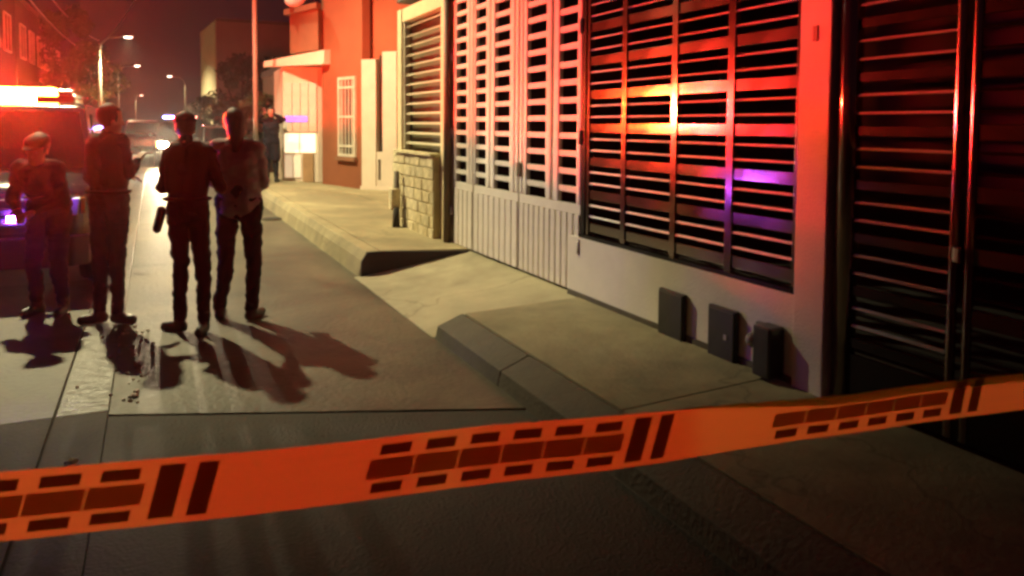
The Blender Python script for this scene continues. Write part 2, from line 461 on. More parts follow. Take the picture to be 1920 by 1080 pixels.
# stone facing under the louvre
mk('stone_backing', MB().box(FX - .10, FX + .16, 8.51, 10.2, SW - .05, 1.22), M_mortar, H)
rows = 7; rh = (1.225 - SW) / rows
for r_ in range(rows):
    y = 8.51 + (0.0 if r_ % 2 else -0.0); z0 = SW + r_ * rh
    first = True
    while y < 10.195:
        w = random.uniform(0.17, 0.34)
        if first and r_ % 2: w = 0.13
        first = False
        y1 = min(10.2, y + w)
        if 10.2 - y1 < 0.09: y1 = 10.2
        d = random.uniform(0.010, 0.022); g = 0.007; j = lambda: random.uniform(-.008, .008)
        mb = MB().prism([(y + g + j() * .3, z0 + g), (y1 - g, z0 + g + abs(j()) * .5), (y1 - g - abs(j()), z0 + rh - g), (y + g + abs(j()), z0 + rh - g - abs(j()))], FX - .10 - d, FX - .09, 'x')
        mk('stone', mb, random.choice(M_stone), H, bevel=0.006)
        y = y1
mk('coping', MB().box(FX - .15, FX + .0, 8.51, 10.05, 1.226, 1.26), M_stone[0], H, bevel=0.005)

# louvre screen
L = thing('louvre_screen', 'pale slatted louvre screen above the rough stone wall, left of the white gate', 'louvre', (FX, 9.3, 1.26))
for a, b in ((8.51, 8.56), (10.0, 10.05)):
    mk('frame_upright', MB().box(FX + .0, FX + .05, a, b, 1.262, 3.015), M_louv, L)
s0 = MB().prism([(FX + .006, 1.350), (FX + .012, 1.345), (FX + .052, 1.371), (FX + .046, 1.376)], 8.565, 9.995, 'y')
s = mk('slat', s0, M_louv, L)
copies(s, [(0, 0, 0.132 * k) for k in range(1, 13)])
mk('backing_sheet', MB().box(FX + .10, FX + .12, 8.51, 10.05, 1.26, 3.015), mat('olive_sheet', (0.10, 0.09, 0.035), 0.7), L)

# small things at the foot of the stone wall
t = thing('standpipe', 'pale valve cover with a dark pipe standing against the rough stone wall', 'pipe', (2.93, 9.72, SW))
mk('pipe', MB().tube((2.93, 9.72, SW), (2.93, 9.72, 0.98), 0.035, n=12), M_brown, t, smooth=True)
mk('cover', MB().box(2.84, 2.97, 9.66, 9.80, SW + .26, SW + .55), M_stone[2], t, bevel=0.02)
mk('pipe_foot', MB().tube((2.90, 9.64, SW), (2.90, 9.64, SW + .30), 0.055, 0.04, n=12), M_dark, t, smooth=True)

# ------------------------------------------------------------------ white double gate
G = thing('white_gate', 'tall white metal double gate with rungs above ribbed panels, atop the driveway', 'gate', (FX, 6.6, SW))
def leaf(name, ya, yb, tubes, cols, ribs):
    lf = mk(name, MB().box(FX + .02, FX + .06, ya, yb, 0.87, 0.95), M_gate, G, bevel=0.004)
    z0, z1 = 0.951, 3.04
    for a, b in tubes:
        mk('upright', MB().box(FX + .012, FX + .062, a, b, z0, z1), M_gate, lf, bevel=0.018)
    for a, b in cols:
        r0 = mk('rung', MB().box(FX + .02, FX + .055, a + .001, b - .001, 1.045, 1.095), M_gate, lf, bevel=0.005)
        copies(r0, [(0, 0, 0.15 * k) for k in range(1, 14)])
    # kick panel: backing and ribs
    mk('kick_panel', MB().box(FX + .035, FX + .05, ya, yb, SW + .02, 0.869), M_gate, lf)
    y = ya + .02
    pts = []
    while y + ribs < yb: pts.append(y); y += ribs + 0.028
    rb = mk('rib', MB().box(FX + .012, FX + .034, pts[0], pts[0] + ribs, SW + .025, 0.868), M_gate, lf, bevel=0.006)
    copies(rb, [(0, p - pts[0], 0) for p in pts[1:]])
    return lf
leaf('gate_leaf', 5.27, 6.415, [(5.27, 5.34), (5.645, 5.745), (5.785, 5.885), (6.26, 6.335), (6.35, 6.413)], [(5.34, 5.645), (5.885, 6.26)], 0.075)
leaf('gate_leaf', 6.44, 7.55, [(6.442, 6.51), (6.53, 6.635), (7.0, 7.10), (7.115, 7.22), (7.50, 7.55)], [(6.635, 7.0), (7.22, 7.50)], 0.11)
leaf('side_panel', 7.58, 8.17, [(7.58, 7.655), (7.675, 7.76), (8.08, 8.17)], [(7.76, 8.08)], 0.11)
for y_ in (5.262, 8.172):
    h0 = mk('hinge', MB().tube((FX + .0, y_, .55), (FX + .0, y_, .67), .016, n=10), M_galv, G, smooth=True)
    copies(h0, [(0, 0, .9), (0, 0, 1.8)])
hl = mk('lock_box', MB().box(FX - .005, FX + .011, 6.36, 6.44, 1.12, 1.25), M_kerb, G, bevel=0.004)

# ------------------------------------------------------------------ dark grille panels
def grille(root, bays, zc0, n, thin_m, zlo, zhi, wide_m=None, wide=0.072):
    for (a, b) in bays:
        wb = mk('wide_bar', MB().box(FX + .030, FX + .05, a, b, zc0 - wide / 2, zc0 + wide / 2), wide_m or M_bar, root, bevel=0.003)
        copies(wb, [(0, 0, 0.267 * k) for k in range(1, n)])
        tb = mk('thin_bar', MB().prism([(FX + .024, zc0 + .084), (FX + .026, zc0 + .082), (FX + .040, zc0 + .093), (FX + .038, zc0 + .096)], a, b, 'y'), thin_m, root)
        offs = []
        for k in range(n):
            for q in (0, 0.09):
                if k or q:
                    if zc0 + .095 + .267 * k + q < zhi: offs.append((0, 0, 0.267 * k + q))
        copies(tb, offs)
F = thing('window_grille', 'wide dark metal grille with glossy flat bars above the low white wall, catching red light', 'grille', (FX, 4.1, 0.69))
for a, b in ((2.952, 3.01), (3.495, 3.555), (4.04, 4.10), (4.635, 4.695), (5.15, 5.19)):
    mk('upright', MB().box(FX + .02, FX + .065, a, b, 0.72, 3.11), M_bar, F, bevel=0.003)
mk('bottom_rail', MB().box(FX + .0, FX + .065, 2.952, 5.262, 0.692, 0.719), M_black, F)
mk('end_post', MB().box(FX + .01, FX + .075, 5.195, 5.262, 0.72, 3.11), M_black, F, bevel=0.004)
grille(F, [(3.012, 3.493), (3.557, 4.038), (4.102, 4.633), (4.697, 5.148)], 0.785, 9, M_thin, 0.7, 3.1)

D = thing('dark_gate', 'dark slatted metal gate at the right edge beside the white pillar', 'gate', (FX, 1.6, SW))
mk('gate_post', MB().tube((FX + .05, 2.68, SW), (FX + .05, 2.68, 3.3), .056, n=24), M_bar, D, smooth=True)
for a, b in ((2.085, 2.118), (2.015, 2.045), (1.05, 1.09), (0.1, 0.16)):
    mk('upright', MB().tube((FX + .035, (a + b) / 2, SW + .03), (FX + .035, (a + b) / 2, 3.28), (b - a) / 2 + .004, n=16), M_bar if a > 2 else M_black, D, bevel=0.004)
grille(D, [(2.12, 2.618)], 0.518, 10, M_thin_dark, .25, 3.2, wide_m=M_black, wide=.05)
grille(D, [(1.092, 2.013), (0.162, 1.048)], 0.518, 10, M_black, .25, 3.2, wide_m=M_black)
for k in range(2): pass
mk('kick_panel', MB().box(FX + .03, FX + .05, 0.1, 2.618, SW + .03, 0.46), M_black, D)
mk('latch', MB().box(FX - .01, FX + .014, 2.05, 2.08, 1.02, 1.09), M_chrome, D, bevel=0.006)
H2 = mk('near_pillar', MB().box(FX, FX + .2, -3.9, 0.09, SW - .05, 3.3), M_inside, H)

# ------------------------------------------------------------------ meter boxes on the low wall
def meter_box(y0, y1, label, slant):
    t = thing('meter_box', label, 'meter box', (FX - .05, (y0 + y1) / 2, SW), group='black utility boxes on the low white wall')
    mk('body', MB().box(FX - .035, FX - .002, y0, y1, SW - .03, 0.505), M_meter, t, bevel=0.008)
    mk('door', MB().box(FX - .045, FX - .036, y0 + .012, y1 - .012, SW - .01, 0.49), M_meter, t, bevel=0.004)
    mk('hinge_rail', MB().box(FX - .049, FX - .036, y0 - .002, y0 + .011, SW - .02, 0.5), M_black, t, bevel=0.003)
    if slant:
        mk('latch', MB().box(FX - .052, FX - .0455, y0 + .06, y0 + .085, SW + .12, SW + .15), M_galv, t)
    return t
meter_box(3.86, 4.13, 'plain black utility box on the low white wall, the one nearest the white gate', False)
meter_box(3.375, 3.62, 'black utility box with small bright latch, middle of three on low white wall', True)
t = thing('electric_meter', 'small black electric meter with shiny round glass, nearest the tall white pillar', 'electric meter', (FX - .06, 3.11, 0.3), group='black utility boxes on the low white wall')
mk('housing', MB().box(FX - .12, FX - .002, 3.02, 3.15, 0.215, 0.50), M_meter, t, bevel=0.012)
mk('back_plate', MB().box(FX - .03, FX - .002, 3.151, 3.22, 0.26, 0.49), M_meterglass, t, bevel=0.006)
mk('glass_dome', MB().capsule((FX - .05, 3.17, 0.40), (FX - .09, 3.17, 0.40), 0.055, 0.045), M_meterglass, t, smooth=True)
mk('conduit', MB().tube((FX - .05, 3.185, 0.205), (FX - .05, 3.185, 0.34), 0.022), M_meter, t, smooth=True)

# ------------------------------------------------------------------ red house
A0, A1, A2 = (3.55, 17.76), (4.06, 16.00), (4.64, 15.34)
RH = thing('red_house', 'red orange house with a barred window and pale portal further down the pavement', 'house', (4.0, 17, SW))
La = (Vector(A1) - Vector(A0)).length; Lb = (Vector(A2) - Vector(A1)).length
wl = MB()
ws0, ws1, wz0, wz1 = 0.87, 1.55, 0.93, 2.62
wl.obox(A0, A1, 0, ws0, SW, 6, -.2, 0).obox(A0, A1, ws1, La, SW, 6, -.2, 0).obox(A0, A1, ws0, ws1, SW, wz0, -.2, 0).obox(A0, A1, ws0, ws1, wz1, 6, -.2, 0)
mk('wall', wl, M_redwall, RH)
mk('rear_wall', MB().prism([(3.80, 17.85), (12, 17.85), (12, 11.5), (4.95, 15.3), (4.30, 16.15)], SW, 5.9), M_redwall, RH)
w = mk('window', MB().obox(A0, A1, ws0, ws1, wz0, wz1, -.16, -.13), M_window_dark, RH)
fr = MB().obox(A0, A1, ws0 - .04, ws0 + .03, wz0 - .04, wz1 + .04, -.02, .05).obox(A0, A1, ws1 - .03, ws1 + .04, wz0 - .04, wz1 + .04, -.02, .05)
fr.obox(A0, A1, ws0 + .031, ws1 - .031, wz0 - .04, wz0 + .02, -.02, .05).obox(A0, A1, ws0 + .031, ws1 - .031, wz1 - .02, wz1 + .04, -.02, .05)
mk('window_frame', fr, M_grill, w)
for k in range(4):
    sx = ws0 + .12 + k * .145
    mk('window_bar', MB().obox(A0, A1, sx, sx + .028, wz0 + .021, wz1 - .021, .01, .04), M_grill, w)
for z in (1.0 + .1, 1.75, 2.4):
    mk('window_bar', MB().obox(A0, A1, ws0 + .031, ws1 - .031, z, z + .05, .041, .055), M_grill, w)
mk('sill', MB().obox(A0, A1, ws0 - .1, ws1 + .1, wz0 - .13, wz0 - .05, -.02, .1), M_redwall2, w)
# portal
P = mk('portal', MB().obox(A1, A2, 0, .36, SW, 3.0, -.2, .03).obox(A1, A2, .53, Lb, SW, 3.15, -.2, .03).obox(A1, A2, .36, .53, SW, 1.02, -.2, .005), M_pinkwhite, RH)
mk('dark_opening', MB().obox(A1, A2, .36, .53, 1.02, 3.1, -.2, -.12), M_dark, P)
mk('slot', MB().obox(A1, A2, .41, .47, .42, .86, .0052, .012), M_brown, P)
mk('portal_base', MB().obox(A1, A2, -.02, Lb + .02, SW, SW + .08, .031, .06), M_pinkwhite, P)
# canopy over the shop and overhanging upper floor
cn = MB().add([(2.40, 19.0, 2.98), (3.50, 17.3, 2.98), (4.9, 17.86, 3.02), (4.9, 19.6, 3.02), (2.42, 19.02, 3.12), (3.52, 17.3, 3.30), (4.9, 17.86, 3.5), (4.9, 19.6, 3.4)],
              [(0, 3, 2, 1), (4, 5, 6, 7), (0, 1, 5, 4), (1, 2, 6, 5), (2, 3, 7, 6), (3, 0, 4, 7)])
mk('canopy', cn, M_pinkwhite, RH)
up = MB().prism([(3.0, 18.8), (3.42, 17.5), (3.60, 17.72), (4.9, 17.88), (4.9, 19.6), (3.2, 19.5)], 3.32, 4.25)
mk('upper_floor', up, M_redwall2, RH)
mk('parapet', MB().prism([(2.88, 18.95), (3.36, 17.40), (3.50, 17.55), (3.1, 19.0)], 4.252, 4.38), M_redwall2, RH)
t = thing('satellite_dish', 'pale satellite dish on the upper corner of the red house', 'satellite dish', (3.07, 18.5, 4.38))
ds = MB(); n = 16
for i in range(5):
    for j in range(n):
        rr = 0.28 * (i + 1) / 5; ang = 2 * math.pi * j / n
        ds.v.append(Vector((rr * math.cos(ang), rr * rr * 0.9, rr * math.sin(ang))))
ds.v.append(Vector((0, 0, 0))); ds.f = [(len(ds.v) - 1, j, (j + 1) % n) for j in range(n)]
for i in range(4):
    ds.f += [(i * n + j, i * n + (j + 1) % n, (i + 1) * n + (j + 1) % n, (i + 1) * n + j) for j in range(n)]
d = mk('dish', ds, mat('dish_grey', (0.6, 0.62, 0.62), 0.5), t, world=False, smooth=True)
d.location = (0, 0, .28); d.rotation_euler = (R(-30), 0, R(-35))
sm = d.modifiers.new('s', 'SOLIDIFY'); sm.thickness = .01
mk('mast', MB().tube((0, .03, 0), (0, .03, .26), .02), M_galv, t, world=False)

# shop front beyond
S0, S1 = (2.80, 18.62), (3.56, 18.28)
SH = thing('shop_front', 'brightly lit pale shop front under the canopy left of the red wall', 'shop', (3.2, 18.5, SW))
mk('wall', MB().prism([(2.80, 18.64), (3.56, 18.30), (4.6, 18.4), (4.6, 20.5), (2.85, 20.5)], SW, 2.97), M_pinkwhite, SH)
Ls = (Vector(S1) - Vector(S0)).length
def ofront(p0, p1, s0, s1, z0, z1, d0, d1):
    a = Vector(p0); b = Vector(p1); t_ = (b - a).normalized(); nn = Vector((t_.y, -t_.x))
    q = [a + t_ * s0 + nn * d0, a + t_ * s1 + nn * d0, a + t_ * s1 + nn * d1, a + t_ * s0 + nn * d1]
    return MB().prism([(p.x, p.y) for p in q], z0, z1)
M_bright_glow = mat('bright_reflection_glow', (0.7, 0.65, 0.5), 0.4, emit=(1.0, 0.82, 0.50), estr=1.5)  # glow stands in for headlights reflected on the shutters
M_dim_glow = mat('dim_reflection_glow', (0.5, 0.45, 0.35), 0.4, emit=(1.0, 0.72, 0.42), estr=0.7)  # dimmer glow carrying the same reflection further down
M_violet_glow = mat('violet_reflection_glow', (0.4, 0.2, 0.5), 0.4, emit=(0.62, 0.16, 1.0), estr=1.1)  # glow in place of blue police light reflected on the shop
for k in range(4):
    mk('shutter_panel', ofront(S0, S1, .03 + k * .195, .215 + k * .195, 1.42, 2.6, .002, .03), M_shutter, SH, bevel=0.006)
w = mk('window', ofront(S0, S1, .03, Ls - .06, .92, 1.38, .002, .02), M_bright_glow, SH)  # glowing panel added for the bright reflection
mk('glow_panel_bar', ofront(S0, S1, .38, .40, .92, 1.38, .021, .035), M_grill, w)
w = mk('window', ofront(S0, S1, .03, .42, .32, .86, .002, .02), M_dim_glow, SH)  # second added panel, dimmer
mk('glow_panel_bar', ofront(S0, S1, .22, .235, .32, .86, .021, .035), M_grill, w)
mk('door', ofront(S0, S1, .46, .72, SW, .90, .002, .03), mat('tan_door', (0.42, 0.24, 0.12), 0.7), SH, bevel=0.006)
mk('violet_glow_panel', ofront(S0, S1, .06, .58, 1.66, 1.80, .031, .05), M_violet_glow, SH)  # added panel, holds the purple reflection

# ------------------------------------------------------------------ grey block at the end and row houses
def simple_house(name, label, x0, x1, y0, y1, h, m, side, wm=M_window_dark, storeys=1, parapet=True, cat='house'):
    t = thing(name, label, cat, ((x0 + x1) / 2, (y0 + y1) / 2, 0.1))
    mk('wall', MB().box(x0, x1, y0, y1, 0.0, h), m, t)
    fx = x1 if side < 0 else x0     # face on the street side
    o_ = 0.02 if side < 0 else -0.02
    if parapet: mk('parapet', MB().box(x0 - .06, x1 + .06, y0 - .06, y1 + .06, h + .001, h + .22), M_roof, t)
    L_ = y1 - y0
    for s_ in range(storeys):
        zb = .2 + s_ * 2.9
        k = 0; yy = y0 + .9
        while yy + 1.1 < y1:
            if k % 3 == 1 and s_ == 0:
                d_ = mk('door', MB().box(min(fx, fx + o_ * 2), max(fx, fx + o_ * 2), yy, yy + .95, .15, 2.25), M_brown, t)
                mk('handle', MB().box(min(fx + o_ * 2, fx + o_ * 4), max(fx + o_ * 2, fx + o_ * 4), yy + .08, yy + .12, 1.0, 1.2), M_galv, d_)
                yy += 1.9
            else:
                w_ = mk('window', MB().box(min(fx, fx + o_), max(fx, fx + o_), yy, yy + 1.1, zb + .85, zb + 2.0), wm, t)
                f_ = MB()
                for (a, b, c, d__) in ((yy - .05, yy, zb + .8, zb + 2.05), (yy + 1.1, yy + 1.15, zb + .8, zb + 2.05), (yy + .53, yy + .57, zb + .85, zb + 2.0), (yy, yy + 1.1, zb + .8, zb + .85), (yy, yy + 1.1, zb + 2.0, zb + 2.05)):
                    f_.box(min(fx, fx + o_ * 2.5), max(fx, fx + o_ * 2.5), a, b, c, d__)
                mk('frame', f_, M_grill, w_)
                yy += 2.2
            k += 1
    return t
GB = thing('grey_building', 'tall plain building with a pale lit street face behind the trees', 'building', (6, 52, 0))
mk('wall', MB().box(3.47, 13, 48.7, 56, 0, 7.8), M_greywall, GB)
mk('street_face', MB().prism([(3.46, 48.72), (3.46, 56), (2.95, 56), (3.40, 48.72)], 0, 7.85), M_palewall, GB)  # paler than the other walls, lamplight put into its colour
mk('roof_edge', MB().box(3.47, 13, 48.66, 56, 7.802, 7.98), M_roof, GB)
for k in range(3):
    w = mk('window', MB().box(6.2 + k * 2.1, 7.2 + k * 2.1, 48.66, 48.70, 4.6, 5.8), M_window_dark, GB)
    mk('frame', MB().box(6.68 + k * 2.1, 6.73 + k * 2.1, 48.63, 48.66, 4.6, 5.8), M_grill, w)
simple_house('brown_house', 'low dark brown house between the shop front and the trees', 3.7, 11, 20.6, 29.5, 3.3, mat('brown_render', (0.22, 0.14, 0.09), 0.9), 1)
simple_house('ochre_house', 'low ochre house beyond the grey building on the right of the street', 3.6, 12, 60, 76, 3.4, M_palewall, 1)
simple_house('far_tan_house', 'farthest low tan house on the right of the street', 3.6, 12, 80, 110, 3.6, M_greywall, 1)
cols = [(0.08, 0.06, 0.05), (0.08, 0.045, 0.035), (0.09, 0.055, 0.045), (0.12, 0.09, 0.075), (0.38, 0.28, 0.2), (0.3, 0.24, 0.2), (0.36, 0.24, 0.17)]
lab = ['dark low row house set back left of the tape post', 'dark brick red low house set back left of the red flashing police vehicle', 'dark two storey row house glowing red above the police vehicle at the left edge',
       'dark brown two storey row house just before the second left street lamp', 'tan row house just past the second left street lamp', 'grey brown row house near the third left street lamp', 'far tan row house where the left row ends']
yy = -5.0
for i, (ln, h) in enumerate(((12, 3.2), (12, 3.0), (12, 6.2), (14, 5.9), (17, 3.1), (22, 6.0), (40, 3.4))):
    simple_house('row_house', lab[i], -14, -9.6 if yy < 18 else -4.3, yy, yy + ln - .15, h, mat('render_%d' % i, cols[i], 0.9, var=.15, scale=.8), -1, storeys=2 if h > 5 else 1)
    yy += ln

# ------------------------------------------------------------------ trees
def tree(label, x, y, h, cr, n, mi, base=None, seed=0, flat=1.0):
    rd = random.Random(seed)
    t = thing('leafy_tree', label, 'tree', (x, y, 0.12))
    tr = MB(); th = base or h * .45
    tr.tube((x, y, 0.1), (x + .05, y, th * .6), .14, .11, n=8); tr.tube((x + .05, y, th * .58), (x, y + .1, th), .11, .08, n=8)
    for k in range(6):
        a = k * 1.05 + rd.random() * .5
        p = (x + math.cos(a) * cr * .6, y + math.sin(a) * cr * .6, th + (h - th) * (.3 + .5 * rd.random()))
        tr.tube((x, y + .05 * (k % 2), th * .95), p, .06, .02, n=6)
    mk('trunk', tr, M_bark, t, smooth=True)
    cl = []
    for k in range(26):
        a = rd.random() * 6.28; e = rd.uniform(-.8, 1); rr = cr * (.35 + .6 * rd.random()) * math.sqrt(max(.05, 1 - e * e * .8))
        cl.append((x + math.cos(a) * rr, y + math.sin(a) * rr, th + (h - th) * (.5 + .45 * e), cr * rd.uniform(.18, .38)))
    lf = MB()
    for k in range(n):
        c = rd.choice(cl)
        d_ = Vector((rd.gauss(0, 1), rd.gauss(0, 1), rd.gauss(0, 1) * .8)).normalized() * c[3] * rd.uniform(.5, 1.05)
        p = Vector(c[:3]) + d_
        u = Vector((rd.gauss(0, 1), rd.gauss(0, 1), rd.gauss(0, 1))).normalized(); v = u.orthogonal().normalized(); s_ = rd.uniform(.05, .11) * flat
        lf.add([p - u * s_, p + v * s_ * .5, p + u * s_, p - v * s_ * .5], [(0, 1, 2, 3)])
    o_ = mk('crown', lf, M_leaf[mi], t); o_['kind'] = 'stuff'
tree('olive green tree rising behind the police vehicle on the left', -3.3, 37, 6.3, 1.35, 6000, 0, seed=3)
tree('loose tree lit from below beyond the second left lamp', -4.2, 58, 6.5, 2.2, 4000, 0, seed=4, flat=1.5)
tree('dark olive tree in front of the grey building beside the thin pole', 3.3, 33, 4.3, 1.5, 6000, 0, seed=5, base=1.7)
tree('low dark tree at the left foot of the grey building', 2.75, 43, 3.0, 1.2, 4500, 1, seed=6, base=1.2)
tree('low bushy tree standing just behind the person with raised arms', 2.9, 22.2, 2.5, 0.7, 4000, 0, seed=8, base=1.2)

# ------------------------------------------------------------------ street lamps, poles and wires
M_lamp = mat('lamp_glass_lit', (0.8, 0.8, 0.8), 0.3, emit=(1.0, 0.72, 0.55), estr=12)
def street_lamp(x, y, hx, h, label, watts, pole_m=M_conc_pole, cone=150, blend=.75, tilt=0):
    t = thing('street_lamp', label, 'street lamp', (x, y, 0.13), group='street lamps along the street')
    s_ = 1 if hx > x else -1
    mk('pole', MB().tube((x, y, 0.13), (x, y, h - .9), .11, .08, n=12), pole_m, t, smooth=True)
    pts = [(x, y, h - 1.0), (x + s_ * .15, y, h - .45), (x + s_ * .5, y, h - .12), (hx - s_ * .2, y, h)]
    mk('arm', MB().path(pts, .035, 8), M_galv, t, smooth=True)
    mk('lamp_head', MB().prism([(-.3, .0), (-.22, .09), (.22, .11), (.34, .02), (.34, -.01), (-.3, -.02)], -.13, .13, 'y'), M_galv, t, loc=(hx - x, 0, h - .13 + .02), world=False, bevel=.015)
    mk('lamp_lens', MB().ell((hx, y, h - .01), .24, .12, .07, n=14, k=8), M_lamp, t, smooth=True)
    ld = bpy.data.lights.new('lamp_light', 'SPOT'); ld.energy = watts; ld.color = LAMP_COL; ld.shadow_soft_size = 0.10
    ld.spot_size = R(cone); ld.spot_blend = blend
    lo = bpy.data.objects.new('lamp_light', ld); COL.objects.link(lo); lo.parent = t; lo.location = (hx - x, 0, h - .10 - .13); lo.rotation_euler = (0, R(-tilt), 0)
    return t
street_lamp(-3.5, 12.9, -1.6, 8.0, 'nearest street lamp on a concrete pole, lighting the people from behind', KEY_W, cone=109, blend=.42, tilt=17)
street_lamp(-2.95, 52.0, -1.38, 6.9, 'street lamp on a concrete pole behind the police vehicle roof, highest lit lamp in view', FAR_W * 10)
street_lamp(-2.95, 77.6, -1.36, 6.9, 'street lamp in the left row, second highest lit lamp in view', FAR_W)
street_lamp(3.2, 92.8, 1.62, 6.9, 'far street lamp standing alone on the right side of the street', FAR_W)
street_lamp(-3.1, 156.0, -2.13, 6.8, 'farthest and lowest street lamp of the left row', FAR_W)

t = thing('utility_pole', 'thin grey utility pole with an added unseen lamp, in front of the grey building', 'pole', (2.09, 17.97, 0))
mk('pole', MB().tube((2.09, 17.97, 0), (2.09, 17.97, 9.0), .055, .045, n=12), M_galv, t, smooth=True)
mk('added_lamp_arm', MB().path([(2.09, 17.97, 8.3), (1.9, 18.4, 8.7), (1.5, 19.4, 8.85)], .035, 8), M_galv, t, smooth=True)  # unseen lamp added to the plain pole
mk('lamp_head', MB().ell((1.42, 19.6, 8.85), .15, .32, .07, n=14, k=8), M_galv, t, smooth=True)
mk('lamp_lens', MB().ell((1.42, 19.6, 8.81), .11, .24, .06, n=14, k=8), M_lamp, t, smooth=True)
ld = bpy.data.lights.new('lamp_light', 'SPOT'); ld.energy = 2000; ld.color = LAMP_COL; ld.shadow_soft_size = .1; ld.spot_size = R(112); ld.spot_blend = .7  # invented source to brighten shop, red house and far pavement
lo = bpy.data.objects.new('lamp_light', ld); COL.objects.link(lo); lo.parent = t; lo.location = (1.42 - 2.09, 19.6 - 17.97, 8.72)
mk('crossarm', MB().box(1.6, 2.58, 17.93, 18.01, 8.5, 8.6), M_galv, t)
mk('base_collar', MB().tube((2.09, 17.97, SW), (2.09, 17.97, SW + .12), .09, n=12), M_conc_pole, t)
def wire(label, a, b, sag, r=.012):
    a, b = Vector(a), Vector(b); pts = []
    for i in range(17):
        k = i / 16; p = a.lerp(b, k); p.z -= sag * 4 * k * (1 - k); pts.append(p)
    tag(mk('cable', MB().path(pts, r, 5), M_wire), label, 'cable', 'overhead cables along the left side')
wire('upper overhead cable sagging between the two nearest left lamps', (-3.5, 12.9, 7.2), (-2.95, 52, 6.6), .9, .02)
wire('lower overhead cable sagging between the two nearest left lamps', (-3.45, 12.9, 6.5), (-2.9, 52, 5.9), 1.2, .02)
wire('overhead cable between the second and third left lamps', (-2.95, 52, 6.4), (-2.95, 77.6, 6.4), .7, .025)
wire('overhead cable from the second left lamp across to the thin grey pole', (-2.95, 52, 6.3), (1.65, 17.97, 8.62), .8, .02)

# ------------------------------------------------------------------ vehicles
def car_body(L_, hw, prof, sect):
    pass
M_police = mat('dark_vehicle_paint', (0.03, 0.03, 0.04), 0.22, var=.1, coat=.8)
M_white_car = mat('white_vehicle_paint', (0.7, 0.68, 0.65), 0.25, var=.05, coat=.8)
M_silver_car = mat('silver_vehicle_paint', (0.45, 0.44, 0.42), 0.25, metal=.4, var=.05, coat=.8)
M_amber = mat('amber_lens', (0.5, 0.18, 0.02), 0.2)
M_lens = mat('clear_lens', (0.65, 0.65, 0.65), 0.1, metal=0.3)
M_plastic = mat('black_trim', (0.02, 0.02, 0.02), 0.5)
M_red_on = mat('red_beacon_lit', (0.6, 0.02, 0.01), 0.3, emit=RED, estr=RED_STRENGTH)
M_bloom_glow = mat('red_bloom_glow', (0.6, 0.05, 0.02), 0.3, emit=(1.0, 0.42, 0.05), estr=40)  # emission imitates bloom around the beacon
M_red_core = mat('red_beacon_core', (0.6, 0.02, 0.01), 0.3, emit=RED_CORE, estr=CORE_STRENGTH)
M_red_off = mat('red_beacon_unlit', (0.35, 0.02, 0.03), 0.15, coat=.5)
M_blue_on = mat('blue_strobe_lit', (0.05, 0.05, 0.6), 0.3, emit=(0.34, 0.07, 1.0), estr=BLUE_STRENGTH)
M_far_blue = mat('far_blue_beacon', (0.05, 0.05, 0.6), 0.3, emit=(0.30, 0.26, 1.0), estr=60)
M_far_red = mat('far_red_beacon', (0.6, 0.05, 0.05), 0.3, emit=(1.0, 0.36, 0.25), estr=30)
M_head_on = mat('headlight_lit', (0.9, 0.9, 0.8), 0.2, emit=(1.0, 0.74, 0.42), estr=1300)

